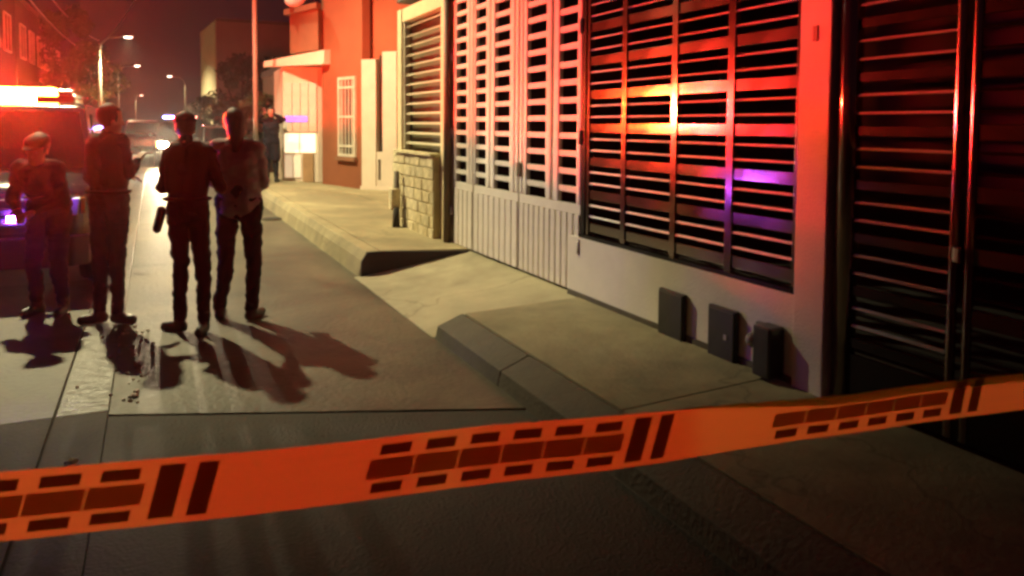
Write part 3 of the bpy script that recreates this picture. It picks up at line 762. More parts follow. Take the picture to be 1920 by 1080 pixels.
def vehicle(name, label, cat, loc, rz, paint, roof=1.78, hoodz=1.08, L_=4.9, hw=.95, ws=(1.25, 1.95), lightbar=None, heads='off', strobe=False, box=False, group=None):
    """SUV / van: local frame, front at y=0 facing -y, length along +y"""
    t = thing(name, label, cat, loc, rz, group)
    P_ = lambda n, mb, m_, par=t, **k: mk(n, mb, m_, par, world=False, **k)
    # lower body: sections along y
    st = [(0.0, .80, .52, hoodz - .22), (.06, .90, .36, hoodz - .10), (.35, .97, .30, hoodz - .04), (ws[0] - .1, 1.0, .28, hoodz), (ws[0] + .3, 1.0, .28, hoodz + .02),
          (L_ * .7, 1.0, .28, hoodz + .03), (L_ - .35, .98, .30, hoodz + .03), (L_ - .05, .92, .38, hoodz), (L_, .84, .55, hoodz - .12)]
    bm_ = MB(); n = 0
    for (y, k, zb, zt) in st:
        w_ = hw * k
        sec = [(-w_ * .90, zb), (-w_ * .97, zb + .10), (-w_, (zb + zt) * .5), (-w_ * .985, zt - .16), (-w_ * .93, zt - .04), (-w_ * .72, zt), (0, zt + .025),
               (w_ * .72, zt), (w_ * .93, zt - .04), (w_ * .985, zt - .16), (w_, (zb + zt) * .5), (w_ * .97, zb + .10), (w_ * .90, zb)]
        n = len(sec); bm_.v += [Vector((a, y, b)) for a, b in sec]
    for i in range(len(st) - 1):
        for j in range(n):
            a = i * n + j; b = i * n + (j + 1) % n
            bm_.f.append((a, b, b + n, a + n))
    bm_.f += [tuple(range(n)), tuple(range((len(st) - 1) * n, len(st) * n))]
    # wheel arches are dark discs proud of the body, wheels inside
    P_('body', bm_, paint, smooth=True, bevel=.0)
    # greenhouse
    zt = hoodz - .01; gw0 = hw * .93; gw1 = hw * .80
    gy = [ws[0], ws[1], L_ - (.15 if box else .75), L_ - .12]
    gh = MB()
    prof = [(gy[0], zt), (gy[1], roof - .04), (gy[1] + .25, roof), (gy[2], roof - .01), (gy[3], zt)]
    for (y, z) in prof:
        k = (z - zt) / (roof - zt); w_ = gw0 + (gw1 - gw0) * k
        gh.v += [Vector((-w_, y, z)), Vector((-w_ * .9, y, z + (.02 if k > .5 else 0))), Vector((w_ * .9, y, z + (.02 if k > .5 else 0))), Vector((w_, y, z))]
    for i in range(len(prof) - 1):
        for j in range(3): gh.f.append((i * 4 + j, i * 4 + j + 1, i * 4 + j + 5, i * 4 + j + 4))
    gh.f.append(tuple(i * 4 for i in range(len(prof)))); gh.f.append(tuple(i * 4 + 3 for i in range(len(prof))))
    gh.f.append((0, 1, 2, 3, 19, 18, 17, 16))
    P_('cabin', gh, paint, bevel=.02)
    # windscreen
    def lerp(a, b, k): return a + (b - a) * k
    def pt(k, wk, yoff=-.012):   # point on windscreen plane
        y = lerp(gy[0], gy[1], k) + yoff; z = lerp(zt, roof - .04, k) + .008; w_ = lerp(gw0, gw1, k)
        return (wk * w_, y, z)
    P_('windscreen', MB().add([pt(.08, -.93), pt(.08, .93), pt(.93, .92), pt(.93, -.92)] + [pt(.08, -.93, .01), pt(.08, .93, .01), pt(.93, .92, .01), pt(.93, -.92, .01)],
                              [(0, 1, 2, 3), (7, 6, 5, 4), (0, 4, 5, 1), (2, 6, 7, 3)]), M_glassdark)
    for s_ in (-1, 1):
        spans = [(gy[0] + .42, gy[1] + .55, .55), (gy[1] + .62, gy[2] - .75, 0), (gy[2] - .68, gy[2] - .02, 0)]
        if box: spans = spans[:1]
        for (a, b, cut) in spans:
            def sp(y, k, o_=.012):
                w_ = lerp(gw0, gw1, k); return (s_ * (w_ + o_), y, lerp(zt, roof, k))
            q = [sp(a, .10), sp(b, .10), sp(b, .86), sp(a + cut, .86)]
            q2 = [sp(a, .10, 0), sp(b, .10, 0), sp(b, .86, 0), sp(a + cut, .86, 0)]
            P_('side_window', MB().add(q + q2, [(0, 1, 2, 3), (7, 6, 5, 4), (0, 4, 5, 1), (1, 5, 6, 2), (2, 6, 7, 3), (3, 7, 4, 0)]), M_glassdark)
        m_ = P_('mirror', MB().ell((s_ * (hw + .12), gy[0] + .42, hoodz + .10), .10, .06, .085), paint, smooth=True)
        P_('mirror_stem', MB().tube((s_ * (hw - .06), gy[0] + .45, hoodz + .04), (s_ * (hw + .06), gy[0] + .43, hoodz + .08), .025), M_plastic, m_)
        hd = MB().prism([(s_ * hw * .50, hoodz - .33), (s_ * hw * .84, hoodz - .33), (s_ * hw * .86, hoodz - .17), (s_ * hw * .55, hoodz - .19)], -.03, .10, 'y')
        hl_ = P_('headlight', hd, M_head_on if heads == 'on' and s_ < 0 or heads == 'both' else M_lens, bevel=.01)
        P_('indicator', MB().box(min(s_ * hw * .865, s_ * hw * .90), max(s_ * hw * .865, s_ * hw * .90), .03, .12, hoodz - .32, hoodz - .18), M_amber)
        P_('fog_lamp', MB().tube((s_ * hw * .66, -.045, .45), (s_ * hw * .66, .0, .45), .05), M_lens)
        P_('tail_light', MB().box(min(s_ * hw * .80, s_ * hw * .93), max(s_ * hw * .80, s_ * hw * .93), L_ - .03, L_ + .01, hoodz - .35, hoodz - .05), M_red_off)
        for y in (.85, L_ - 1.0):
            P_('wheel_arch', MB().tube((s_ * (hw - .12), y, .40), (s_ * (hw + .008), y, .40), .43, n=26), M_plastic)
            tw = P_('wheel', MB().tube((s_ * (hw - .14), y, .36), (s_ * (hw + .012), y, .36), .22, n=22), M_chrome)
            ty = MB()
            prf = [(.225, -.13), (.34, -.125), (.365, -.09), (.365, .06), (.34, .10), (.225, .10)]
            N = 26
            for i in range(N):
                a = 2 * math.pi * i / N
                for (rr, xo) in prf: ty.v.append(Vector((s_ * (hw - .08 + xo), y + rr * math.cos(a), .365 + rr * math.sin(a))))
            K = len(prf)
            for i in range(N):
                for j in range(K): ty.f.append((i * K + j, i * K + (j + 1) % K, ((i + 1) % N) * K + (j + 1) % K, ((i + 1) % N) * K + j))
            P_('tyre', ty, M_rubber, tw, smooth=True)
    P_('bumper', MB().prism([(-hw * .93, .02), (-hw * .80, -.07), (hw * .80, -.07), (hw * .93, .02), (hw * .93, .15), (-hw * .93, .15)], .28, .56), M_plastic, bevel=.02)
    gl = P_('grille', MB().box(-hw * .47, hw * .47, -.035, .08, .60, hoodz - .17), M_plastic, bevel=.01)
    for k in range(3):
        P_('grille_bar', MB().box(-hw * .45, hw * .45, -.05, -.036, .66 + k * .08, .68 + k * .08), M_chrome, gl)
    P_('plate', MB().box(-.16, .16, -.083, -.073, .38, .52), M_paper)
    P_('rear_bumper', MB().box(-hw * .92, hw * .92, L_ - .06, L_ + .07, .32, .55), M_plastic, bevel=.02)
    if strobe:
        for (x, z) in strobe:
            P_('strobe_light', MB().box(x - .045, x + .045, -.062, -.052, z - .018, z + .018), M_blue_on)
            P_('added_strobe_shield', MB().box(x - .075, x + .075, -.20, -.051, z - .026, z - .020), M_plastic)  # added plate that keeps blue spill off the ground
    if lightbar:
        ly = gy[1] + .72
        bs = P_('lightbar', MB().box(-.62, .62, ly - .14, ly + .14, roof + .024, roof + .036), M_plastic, bevel=.004)
        for s_ in (-1, 1): P_('lightbar_foot', MB().box(s_ * .5 - .03, s_ * .5 + .03, ly - .08, ly + .08, roof - .005, roof + .0235), M_plastic, bs)
        for (a, b, m_) in lightbar:
            P_('light_module', MB().box(a, b, ly - .10, ly + .10, roof + .0375, roof + .105), m_, bs, bevel=.01)
        if M_red_on in [q[2] for q in lightbar]:
            P_('lens_cover', MB().box(-.61, .44, ly - .10, ly + .10, roof + .107, roof + .20), M_bloom_glow, bs, bevel=.03)  # taller glowing cover put in for the beacon's bloom
            P_('lens_cover', MB().box(.445, .61, ly - .10, ly + .10, roof + .107, roof + .18), M_red_off, bs, bevel=.02)
        else: P_('lightbar_cover', MB().box(-.62, .62, ly - .12, ly + .12, roof + .127, roof + .137), M_plastic, bs)
    return t

# police vehicle at the left edge, front facing the camera
vehicle('police_suv', 'dark police vehicle at the left edge with its red roof light flashing', 'police vehicle', (-1.45, 7.95, 0), 0, M_police,
        roof=1.80, ws=(1.05, 1.50), lightbar=[(-.61, -.14, M_red_on), (-.13, .22, M_red_core), (.23, .61, M_red_off)], strobe=[(.565, .93), (.30, .74)])
# second police vehicle far down the street, headlights on
v2 = vehicle('police_suv', 'far police vehicle with one bright headlight and blue and red roof lights', 'police vehicle', (.93, 30.2, 0), 0, M_police,
        lightbar=[(-.61, -.10, M_far_blue), (-.09, .12, M_plastic), (.13, .61, M_far_red)], heads='on')
ld = bpy.data.lights.new('headlight_beam', 'SPOT'); ld.energy = 2500; ld.color = (1, .80, .5); ld.spot_size = R(38); ld.spot_blend = .9; ld.shadow_soft_size = .12
lo = bpy.data.objects.new('headlight_beam', ld); COL.objects.link(lo); lo.parent = v2; lo.location = (-.62, -.25, .86); lo.rotation_euler = (R(87.5), 0, R(180 + 1.0))
vehicle('white_van', 'white van parked across the street behind the far police vehicle', 'van', (-0.35, 35.5, 0), R(0), M_white_car, roof=1.72, L_=4.6, box=True, hoodz=1.1)
vehicle('parked_car', 'pale car parked by the right kerb beyond the people', 'car', (1.95, 24.2, 0), R(0), M_silver_car, roof=1.56, L_=4.3, hw=.62, hoodz=.98)

# ------------------------------------------------------------------ people
M_skin = mat('skin', (0.36, 0.20, 0.13), 0.55, var=.1, scale=20)
M_hair = mat('dark_hair', (0.015, 0.011, 0.009), 0.5, var=.4, scale=60, bump=.4, bscale=90, spec=.2)
M_navy = mat('navy_uniform_cloth', (0.014, 0.013, 0.022), 0.85, var=.3, scale=10, bump=.3, bscale=120, spec=.12)
M_navy2 = mat('dark_trouser_cloth', (0.013, 0.012, 0.017), 0.85, var=.3, scale=10, bump=.3, bscale=120, spec=.12)
M_greytop = mat('grey_top_cloth', (0.42, 0.34, 0.34), 0.9, var=.25, scale=12, bump=.3, bscale=120, spec=.12)
M_boot = mat('black_boot_leather', (0.012, 0.011, 0.01), 0.4, var=.3)
M_vest = mat('black_vest_nylon', (0.01, 0.01, 0.011), 0.7, var=.3, bump=.3, spec=.15)
M_eye = mat('eye', (0.5, 0.48, 0.45), 0.2)

def bake(name, mb, m_, parent, voxel, fold=0.0, smooth_it=4, seed=0):
    me = bpy.data.meshes.new(name); me.from_pydata([tuple(v) for v in mb.v], [], mb.f)
    tmp = bpy.data.objects.new('tmp', me); COL.objects.link(tmp)
    r_ = tmp.modifiers.new('r', 'REMESH'); r_.mode = 'VOXEL'; r_.voxel_size = voxel
    s_ = tmp.modifiers.new('s', 'SMOOTH'); s_.factor = .5; s_.iterations = smooth_it
    dg = bpy.context.evaluated_depsgraph_get()
    res = bpy.data.meshes.new_from_object(tmp.evaluated_get(dg))
    bpy.data.objects.remove(tmp); bpy.data.meshes.remove(me)
    if fold:
        for v, nr in zip(res.vertices, [Vector(n.vector) for n in res.vertex_normals]):
            p = Vector(v.co) * 1.0; p.z *= 2.2
            k = noise.noise(p * 7 + Vector((seed, 0, 0))) + .5 * noise.noise(p * 15 + Vector((0, seed, 0)))
            v.co += nr * k * fold
    for p in res.polygons: p.use_smooth = True
    res.materials.clear(); res.materials.append(m_); res.name = name
    o_ = bpy.data.objects.new(name, res); COL.objects.link(o_); o_.parent = parent
    return o_

def hand(mb, wrist, direction, side):
    """palm, four bent fingers of unequal length and a thumb"""
    w_ = Vector(wrist); d_ = Vector(direction).normalized()
    a = d_.cross(Vector((0, 0, 1)));
    if a.length < .2: a = d_.cross(Vector((0, 1, 0)))
    a.normalize(); b = a.cross(d_).normalized()
    for k in (-1, -.33, .33, 1):
        mb.capsule(w_ + a * k * .012, w_ + d_ * .085 + a * k * .028, .015, .013, n=8, k=3)
    for k, ln in ((-1, .062), (-.33, .078), (.33, .072), (1, .055)):
        p0 = w_ + d_ * .088 + a * k * .031; p1 = p0 + d_ * ln * .5 - b * ln * .18; p2 = p1 + d_ * ln * .35 - b * ln * .42
        mb.capsule(p0, p1, .0095, .009, n=8, k=3); mb.capsule(p1, p2, .009, .0075, n=8, k=3)
    t0 = w_ + d_ * .02 + a * side * .03; t1 = t0 + d_ * .035 + a * side * .032 - b * .01; t2 = t1 + d_ * .032 + a * side * .008 - b * .012
    mb.capsule(t0, t1, .014, .011, n=8, k=3); mb.capsule(t1, t2, .011, .009, n=8, k=3)

def person(label, loc, rz, J, top, pants, hair='short', h=1.7, hold=None, vest=False, cap=False, belt=True, group='people standing in the street', seed=1, face=-1, coat_len=0.0, wx=.95):
    """J: joints in local metres: hipc, chest, neck, head, shL, shR, elL, elR, haL, haR, hpL.. knL.. anL.. toL.."""
    t = thing('person', label, 'person', loc, rz, group)
    J = dict(J)
    t.scale = (wx, wx, 1)
    V = {k: Vector(v) for k, v in J.items() if k != 'gear'}
    b = MB()
    hd = V['head']; f_ = Vector(J.get('look', (0, 1, 0))).normalized(); up_ = Vector((0, 0, 1)); rt = f_.cross(up_).normalized()
    rot = Matrix((rt, f_, up_)).transposed()
    b.ell(hd + up_ * .025, .080, .10, .103, rot=rot)                      # cranium
    b.ell(hd + f_ * .028 - up_ * .045, .056, .066, .072, rot=rot)           # face and jaw
    b.capsule(hd + f_ * .092 + up_ * .01, hd + f_ * .108 - up_ * .028, .010, .014, n=8, k=3)  # nose
    b.capsule(hd + f_ * .084 - up_ * .062 - rt * .018, hd + f_ * .084 - up_ * .062 + rt * .018, .009, n=8, k=3)  # mouth
    for s_ in (-1, 1): b.ell(hd + rt * s_ * .076 - up_ * .008, .012, .02, .032, n=8, k=6, rot=rot)
    b.capsule(V['neck'], hd - up_ * .05, .058, .052)
    sx = (V['shR'] - V['shL']) * .5
    def torso(mb, e):
        mb.capsule(V['shL'] + sx * .12, V['shR'] - sx * .12, .062 + e, n=16)
        mb.capsule(V['neck'] - up_ * .03, V['chest'], .075 + e * .8, .12 + e, n=16)
        for k in (-.42, .42):
            mb.capsule(V['chest'] + sx * k * 1.05 + up_ * .06, V['hipc'] + sx * k * .72 + up_ * .12, .108 + e, .098 + e, n=16)
            mb.capsule(V['hipc'] + sx * k * .72 + up_ * .14, V['hipc'] + sx * k * .9 - up_ * .02, .100 + e, .108 + e, n=16)
    torso(b, -.006)
    for s_ in 'LR':
        b.capsule(V['sh' + s_], V['el' + s_], .046, .037); b.capsule(V['el' + s_], V['ha' + s_], .038, .024)
        b.capsule(V['hp' + s_], V['kn' + s_], .080, .053); b.capsule(V['kn' + s_], V['kn' + s_].lerp(V['an' + s_], .35), .052, .053)
        b.capsule(V['kn' + s_].lerp(V['an' + s_], .35), V['an' + s_], .052, .034)
        fd = (V['to' + s_] - V['an' + s_])
        b.capsule(V['an' + s_] + up_ * -.02, V['to' + s_], .034, .028)
        hand(b, V['ha' + s_], V['ha' + s_] - V['el' + s_] if not J.get('hd' + s_) else J['hd' + s_], 1 if s_ == 'L' else -1)
    bake('body', b, M_skin, t, .0075, smooth_it=2)
    for s_ in (-1, 1): mk('eye', MB().ell(hd + rt * s_ * .03 + f_ * .083 + up_ * .004, .010, .008, .008, n=8, k=6), M_eye, t, world=False, smooth=True)
    # top
    j = MB(); torso(j, .016)
    if coat_len:
        for k in (-.5, .5): j.capsule(V['hipc'] + sx * k + up_ * .05, V['hipc'] + sx * k * 1.2 - up_ * coat_len, .12, .115, n=16)
    for s_ in 'LR':
        j.capsule(V['sh' + s_], V['el' + s_], .066, .055); j.capsule(V['el' + s_], V['el' + s_].lerp(V['ha' + s_], .93), .056, .040)
    j.capsule(V['neck'] - up_ * .02, V['neck'] + up_ * .03, .072, .062)
    bake('jacket', j, top, t, .011, fold=.018, seed=seed)
    # trousers
    q = MB()
    q.capsule(V['hpL'] + up_ * .05, V['hpR'] + up_ * .05, .105, n=16); q.capsule(V['hipc'] + up_ * .1, V['hipc'], .118, .12)
    for s_ in 'LR':
        q.capsule(V['hp' + s_], V['kn' + s_], .102, .070); q.capsule(V['kn' + s_], V['an' + s_] + up_ * .03, .070, .056)
    bake('trousers', q, pants, t, .011, fold=.017, seed=seed + 5)
    for s_ in 'LR':
        c = MB(); fd = V['to' + s_] - V['an' + s_]; fd.z = 0; fd.normalize()
        an = V['an' + s_].copy(); g = Vector((an.x, an.y, .045))
        c.capsule(an + up_ * .06, g + up_ * .01, .052, .05); c.capsule(g - fd * .03, g + fd * .03, .045, .047); c.capsule(g + fd * .0, g + fd * .155 - up_ * .008, .048, .037)
        c.capsule(g - fd * .03, g + fd * .03, .045, .045)
        bake('boot', c, M_boot, t, .01, smooth_it=3)
    if cap:
        c = MB(); c.ell(hd + up_ * .068, .100, .118, .064, rot=rot); c.ell(hd + f_ * .10 + up_ * .045, .07, .075, .012, rot=rot)
        bake('cap', c, M_vest, t, .008, smooth_it=2)
    hm = MB(); hm.ell(hd + up_ * .036 - f_ * .012, .092, .108, .104, rot=rot)
    if hair == 'long':
        hm.capsule(hd - f_ * .05, V['neck'] - f_ * .07 - up_ * .06, .075, .055); hm.ell(hd - f_ * .045 - up_ * .04, .082, .07, .10, rot=rot)
    if hair == 'bun': hm.ell(hd - f_ * .11 + up_ * .02, .04, .04, .04)
    # keep the face clear
    ho = bake('hair', hm, M_hair, t, .009, fold=.004, smooth_it=2)
    bmh = bmesh.new(); bmh.from_mesh(ho.data)
    kill = [v for v in bmh.verts if (v.co - hd).dot(f_) > .045 and (v.co - hd).z < .075]
    bmesh.ops.delete(bmh, geom=kill, context='VERTS'); bmh.to_mesh(ho.data); bmh.free()
    if vest:
        c = MB()
        c.capsule(V['chest'] - sx * .45 + up_ * .10, V['hipc'] - sx * .4 + up_ * .20, .135, .128); c.capsule(V['chest'] + sx * .45 + up_ * .10, V['hipc'] + sx * .4 + up_ * .20, .135, .128)
        bake('vest', c, M_vest, t, .012, fold=.004, seed=seed)
    if belt:
        c = MB(); hc = V['hipc'] + up_ * .10
        c.capsule(hc - sx * .5, hc + sx * .5, .137, n=18); 
        vb = [Vector((v.x, v.y, hc.z + (v.z - hc.z) * .18)) for v in c.v]; c.v = vb
        be = bake('belt', c, M_vest, t, .01)
        for side, z in J.get('gear', []):
            mk('holster', MB().capsule((hc.x + side * (sx.length * .5 + .15), hc.y, hc.z - .10), (hc.x + side * (sx.length * .5 + .18), hc.y - .03, hc.z - .10 - z * .8), .042, .036), M_vest, be, world=False, smooth=True)
    if hold == 'phone':
        p = V['haR'].lerp(V['haL'], .5) + (V['haR'] - V['elR']).normalized() * .10 + up_ * .03
        ph = tag(mk('phone', MB().box(-.036, .036, -.005, .005, -.075, .075), M_meter, None, world=False, bevel=.006), 'dark phone held up by the person on the far pavement', 'phone')
        mwm = Matrix.Translation(loc) @ Matrix.Rotation(rz, 4, 'Z')
        ph.location = mwm @ p; ph.rotation_euler = (0, 0, rz)
    return t

RZ = -R(YAW)
def legs(**k): return k
base = dict(hipc=(0, 0, .92), chest=(0, 0, 1.24), neck=(0, 0, 1.44), head=(0, .015, 1.56), shL=(-.165, 0, 1.39), shR=(.165, 0, 1.39),
            elL=(-.25, .0, 1.12), elR=(.25, 0, 1.12), haL=(-.24, .06, .88), haR=(.24, .06, .88),
            hpL=(-.095, 0, .90), hpR=(.095, 0, .90), knL=(-.10, .02, .49), knR=(.10, .02, .49), anL=(-.11, 0, .09), anR=(.11, 0, .09), toL=(-.12, .15, .03), toR=(.12, .15, .03))
def pose(**k):
    d_ = dict(base); d_.update(k); return d_
# C: grey top, back to the camera, arms folded in front
person('person in a grey top and black trousers with back turned, rightmost of the standing group', (.60, 6.40, 0.0), RZ, pose(
    head=(-.035, .03, 1.595), neck=(-.02, 0, 1.46), look=(-.55, .83, 0), hipc=(.02, 0, .95), chest=(.0, 0, 1.26), shL=(-.17, 0, 1.41), shR=(.165, 0, 1.40),
    elL=(-.215, .05, 1.13), haL=(-.04, .24, 1.12), elR=(.205, .04, 1.12), haR=(.05, .25, 1.10),
    hpL=(-.085, 0, .92), hpR=(.105, 0, .92), knL=(-.115, .01, .50), knR=(.125, .02, .50), anL=(-.165, .0, .09), anR=(.105, .0, .09), toL=(-.20, .15, .03), toR=(.14, .14, .03)),
    M_greytop, M_navy2, hair='long', belt=False, seed=2)
# B: officer, centre, seen from behind and turned left
person('officer in dark uniform with a vest and belt gear, between the other two standing backs', (.215, 6.18, 0.0), RZ, pose(
    head=(-.02, .03, 1.56), neck=(.0, 0, 1.44), look=(-.5, .86, 0), hipc=(.0, 0, .93), chest=(.02, 0, 1.24), shL=(-.14, 0, 1.385), shR=(.20, 0, 1.385),
    elL=(-.215, -.03, 1.12), haL=(-.16, .16, 1.10), elR=(.285, .03, 1.12), haR=(.20, .20, 1.18),
    hpL=(-.08, 0, .90), hpR=(.10, 0, .90), knL=(-.065, .0, .49), knR=(.13, .02, .49), anL=(-.085, .0, .09), anR=(.15, -.03, .09), toL=(-.25, .03, .03), toR=(.16, -.17, .03), gear=[(-1, .16)]),
    M_navy, M_navy2, hair='short', vest=True, cap=True, seed=4, wx=.84)
# A: officer facing right, forearm raised
person('officer in dark uniform with forearm raised, standing beside the police vehicle', (-.33, 6.70, 0.0), RZ, pose(
    head=(.025, .0, 1.62), neck=(.0, 0, 1.49), look=(.75, .66, 0), hipc=(-.01, 0, .96), chest=(-.01, 0, 1.29), shL=(-.16, .03, 1.44), shR=(.15, -.03, 1.44),
    elL=(-.20, .04, 1.16), haL=(.02, .22, 1.16), elR=(.19, -.02, 1.20), haR=(.205, .12, 1.30),
    hpL=(-.085, 0, .93), hpR=(.075, 0, .93), knL=(-.095, .0, .51), knR=(.06, .0, .51), anL=(-.115, .0, .09), anR=(.05, .0, .09), toL=(-.22, -.06, .03), toR=(.20, -.02, .03)),
    M_navy, M_navy2, hair='short', vest=True, cap=False, seed=6, wx=.86)
# D: person at the vehicle front, leaning
person('person in dark clothes leaning in front of the police vehicle at the left edge', (-.82, 7.19, 0.0), RZ, pose(
    head=(.015, -.12, 1.38), neck=(-.03, -.06, 1.27), look=(.1, -.95, -.25), hipc=(-.02, .08, .88), chest=(-.04, .0, 1.12), shL=(-.21, -.03, 1.22), shR=(.13, -.03, 1.22),
    elL=(-.24, -.06, .98), haL=(-.10, -.22, .90), elR=(.19, -.08, .97), haR=(.06, -.24, .90),
    hpL=(-.10, .08, .86), hpR=(.07, .08, .86), knL=(-.12, .0, .47), knR=(.09, .0, .47), anL=(-.13, .05, .09), anR=(.10, .05, .09), toL=(-.15, -.10, .03), toR=(.14, -.10, .03)),
    M_navy, M_navy2, hair='short', cap=True, seed=8)
# E: far person with raised arms
person('distant person in a long dark coat on the far pavement with both arms raised', (2.45, 18.1, SW + .05), RZ, pose(
    head=(0, 0, 1.62), neck=(0, 0, 1.47), look=(.2, -.97, 0), elL=(-.32, -.05, 1.46), haL=(-.12, -.20, 1.58), elR=(.32, -.05, 1.46), haR=(.12, -.20, 1.58), shL=(-.18, 0, 1.41), shR=(.18, 0, 1.41)),
    M_navy, M_navy2, hair='short', hold='phone', belt=False, seed=9, coat_len=.35)

# ------------------------------------------------------------------ cordon tape across the street
M_tape = bpy.data.materials.new('orange_tape'); M_tape.use_nodes = True
tt = M_tape.node_tree; tt.nodes.clear()
o_ = tt.nodes.new('ShaderNodeOutputMaterial'); df = tt.nodes.new('ShaderNodeBsdfPrincipled'); tl = tt.nodes.new('ShaderNodeBsdfTranslucent'); mx = tt.nodes.new('ShaderNodeMixShader')
df.inputs['Base Color'].default_value = (0.29, 0.41, 0.10, 1); df.inputs['Roughness'].default_value = .4
tl.inputs['Color'].default_value = (0.29, 0.41, 0.10, 1)
mx.inputs[0].default_value = .62
nz = tt.nodes.new('ShaderNodeTexNoise'); nz.inputs['Scale'].default_value = 9
bp = tt.nodes.new('ShaderNodeBump'); bp.inputs['Strength'].default_value = .35; bp.inputs['Distance'].default_value = .02
tt.links.new(nz.outputs['Fac'], bp.inputs['Height'])
for n_ in (df, tl): tt.links.new(bp.outputs[0], n_.inputs['Normal'])
tt.links.new(df.outputs[0], mx.inputs[1]); tt.links.new(tl.outputs[0], mx.inputs[2]); tt.links.new(mx.outputs[0], o_.inputs['Surface'])
def print_mat(name, c, tr):
    M = bpy.data.materials.new(name); M.use_nodes = True; t_ = M.node_tree; t_.nodes.clear()
    a = t_.nodes.new('ShaderNodeOutputMaterial'); b = t_.nodes.new('ShaderNodeBsdfDiffuse'); c_ = t_.nodes.new('ShaderNodeBsdfTranslucent'); d_ = t_.nodes.new('ShaderNodeMixShader')
    b.inputs['Color'].default_value = (*c, 1); c_.inputs['Color'].default_value = (*tr, 1); d_.inputs[0].default_value = .6
    t_.links.new(b.outputs[0], d_.inputs[1]); t_.links.new(c_.outputs[0], d_.inputs[2]); t_.links.new(d_.outputs[0], a.inputs['Surface'])
    return M
M_ink = print_mat('dark_ink', (0.13, 0.065, 0.02), (0.13, 0.065, 0.018))
M_redink = print_mat('red_ink', (0.30, 0.175, 0.06), (0.30, 0.175, 0.06))
KN = [(-2.6, 1.47, 1.13), (-1.6, 1.355, 1.075), (-.9, 1.277, 1.05), (-.2, 1.197, 1.028), (.099, 1.162, 1.011), (.304, 1.139, 1.004), (.715, 1.092, .990), (.822, 1.079, .989), (1.129, 1.045, .992), (1.70, .98, .979), (2.3, .912, .958), (FX - .01, .818, .939)]
def tape_pt(s):
    """point on the lower edge at distance s from the knot where the frame begins"""
    acc = -sum((Vector(KN[i + 1]) - Vector(KN[i])).length for i in range(3))
    for a, b in zip(KN, KN[1:]):
        a, b = Vector(a), Vector(b); l = (b - a).length
        if s <= acc + l or b == Vector(KN[-1]): return a.lerp(b, max(0, min(1, (s - acc) / l)))
        acc += l
TS0 = -sum((Vector(KN[i + 1]) - Vector(KN[i])).length for i in range(3)) + .001
TS1 = 3.34
TW = .10
nrm = Vector((-.105, -.9945, 0)).normalized()
def tp(s, w_, off=0.0):
    """surface point: s along the tape, w_ across (0 bottom - 1 top), with sag, flutter and a fold in the right half"""
    p = tape_pt(s)
    fl = .006 * math.sin(s * 5.1 + 1) + .003 * math.sin(s * 13 + 2)
    k = max(0.0, min(1.0, (s - .95) / .50)); k = k * k * (3 - 2 * k)
    fold = 1 - .17 * k            # above this fraction the tape turns over towards the camera
    z = w_ * TW; o = 0.0
    if w_ > fold:
        e = (w_ - fold) * TW; z = fold * TW - e; o = .0015 + e * .12
    tilt = .10 + .12 * math.sin(s * 2.3)
    n2 = nrm
    return Vector((p.x, p.y, p.z)) + Vector((0, 0, z)) + n2 * (fl * (.5 + w_ * .5) + o + off + tilt * (w_ - .5) * .02)
T = thing('cordon_tape', 'orange plastic cordon tape with dark dashes and slanting bars stretched across the foreground', 'tape', (0, 1.17, 1.0))
def ribbon(s0, s1, w0, w1, off, shear=0.0, ns=2, nw=2):
    mb = MB(); vs = []
    for i in range(ns + 1):
        for j in range(nw + 1):
            w_ = w0 + (w1 - w0) * j / nw
            s_ = s0 + (s1 - s0) * i / ns + shear * (w_ - .5) * TW
            vs.append(tp(s_, w_, off))
    f = [(i * (nw + 1) + j, (i + 1) * (nw + 1) + j, (i + 1) * (nw + 1) + j + 1, i * (nw + 1) + j + 1) for i in range(ns) for j in range(nw)]
    return mb.add(vs, f)
def mk_sheet(name, mb, m_, parent):
    me = bpy.data.meshes.new(name); off_ = parent.location
    me.from_pydata([tuple(v - off_) for v in mb.v], [], mb.f)
    for p in me.polygons: p.use_smooth = True
    me.materials.append(m_); return link_obj(name, me, parent)
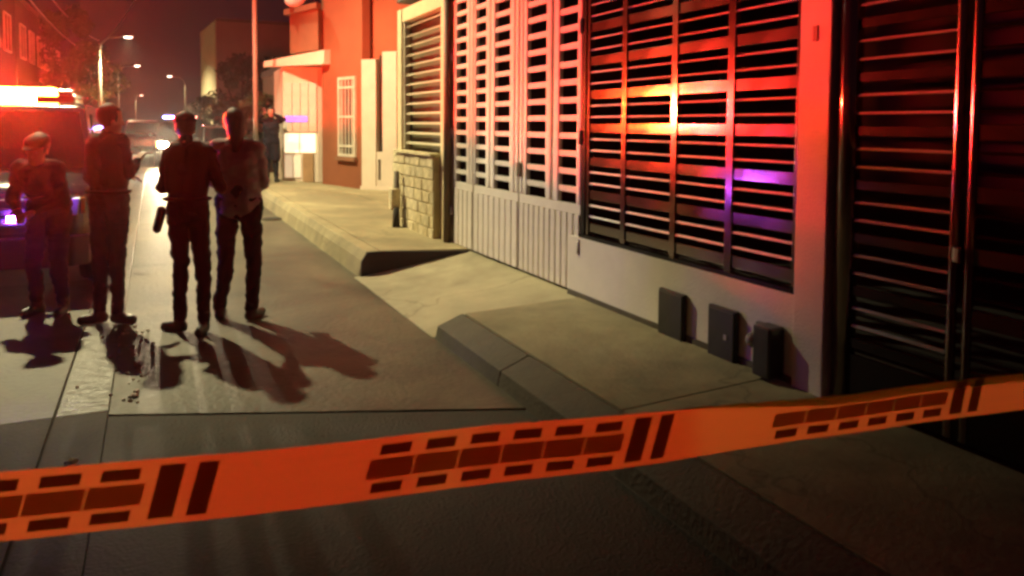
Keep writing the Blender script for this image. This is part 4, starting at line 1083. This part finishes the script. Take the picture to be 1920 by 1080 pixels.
mk_sheet('tape_band', ribbon(TS0, TS1, 0, 1, 0, ns=420, nw=24), M_tape, T)
k = -5
while True:
    e0 = .262 + .772 * k; k += 1   # right end of the slanting bars of each printed block
    if e0 - .55 > TS1: break
    def okr(a, b): return a > TS0 + .03 and b < TS1 - .02
    lat = e0 > 1.4
    for (a, b) in ((e0 - .018, e0 + .010), (e0 - .070, e0 - .036)):
        if okr(a, b): mk_sheet('printed_bar', ribbon(a, b, .10, .80 if lat else .90, .0005, shear=.26, ns=4, nw=10), M_ink, T)
    for q in range(6):
        c = e0 - .120 - q * .0755
        if okr(c - .06, c + .03):
            if not lat: mk_sheet('printed_dash', ribbon(c - .024, c + .026, .715, .885, .0005, shear=.26, ns=3, nw=3), M_ink, T)
            mk_sheet('printed_dash', ribbon(c - .024, c + .026, .10, .265, .0005, shear=.26, ns=3, nw=3), M_ink, T)
            mk_sheet('printed_block', ribbon(c - .0365, c + .036, .33, .60 if lat else .65, .0004, shear=.26, ns=3, nw=3), M_redink, T)
t = thing('tape_post', 'plain grey metal post holding the left end of the orange tape, outside the picture', 'post', (-2.62, 1.47, 0))
mk('post', MB().tube((-2.62, 1.475, 0), (-2.62, 1.475, 1.35), .03), M_galv, t, smooth=True)
mk('base', MB().tube((-2.62, 1.475, 0), (-2.62, 1.475, .05), .18, .15, n=20), M_plastic, t, smooth=True)

# ------------------------------------------------------------------ thin haze added so the beacon and lamps glow
if HAZE > 0:
    hz = mk('haze', MB().box(-40, 40, -12, 215, -1.6, 12.5), M_white)
    hz['kind'] = 'stuff'
    Mh = bpy.data.materials.new('haze_air'); Mh.use_nodes = True
    hn = Mh.node_tree; hn.nodes.clear()
    ho = hn.nodes.new('ShaderNodeOutputMaterial'); hv = hn.nodes.new('ShaderNodeVolumePrincipled')
    hv.inputs['Color'].default_value = (.8, .8, .8, 1); hv.inputs['Density'].default_value = HAZE; hv.inputs['Anisotropy'].default_value = .84
    hn.links.new(hv.outputs[0], ho.inputs['Volume'])
    hz.data.materials.clear(); hz.data.materials.append(Mh)
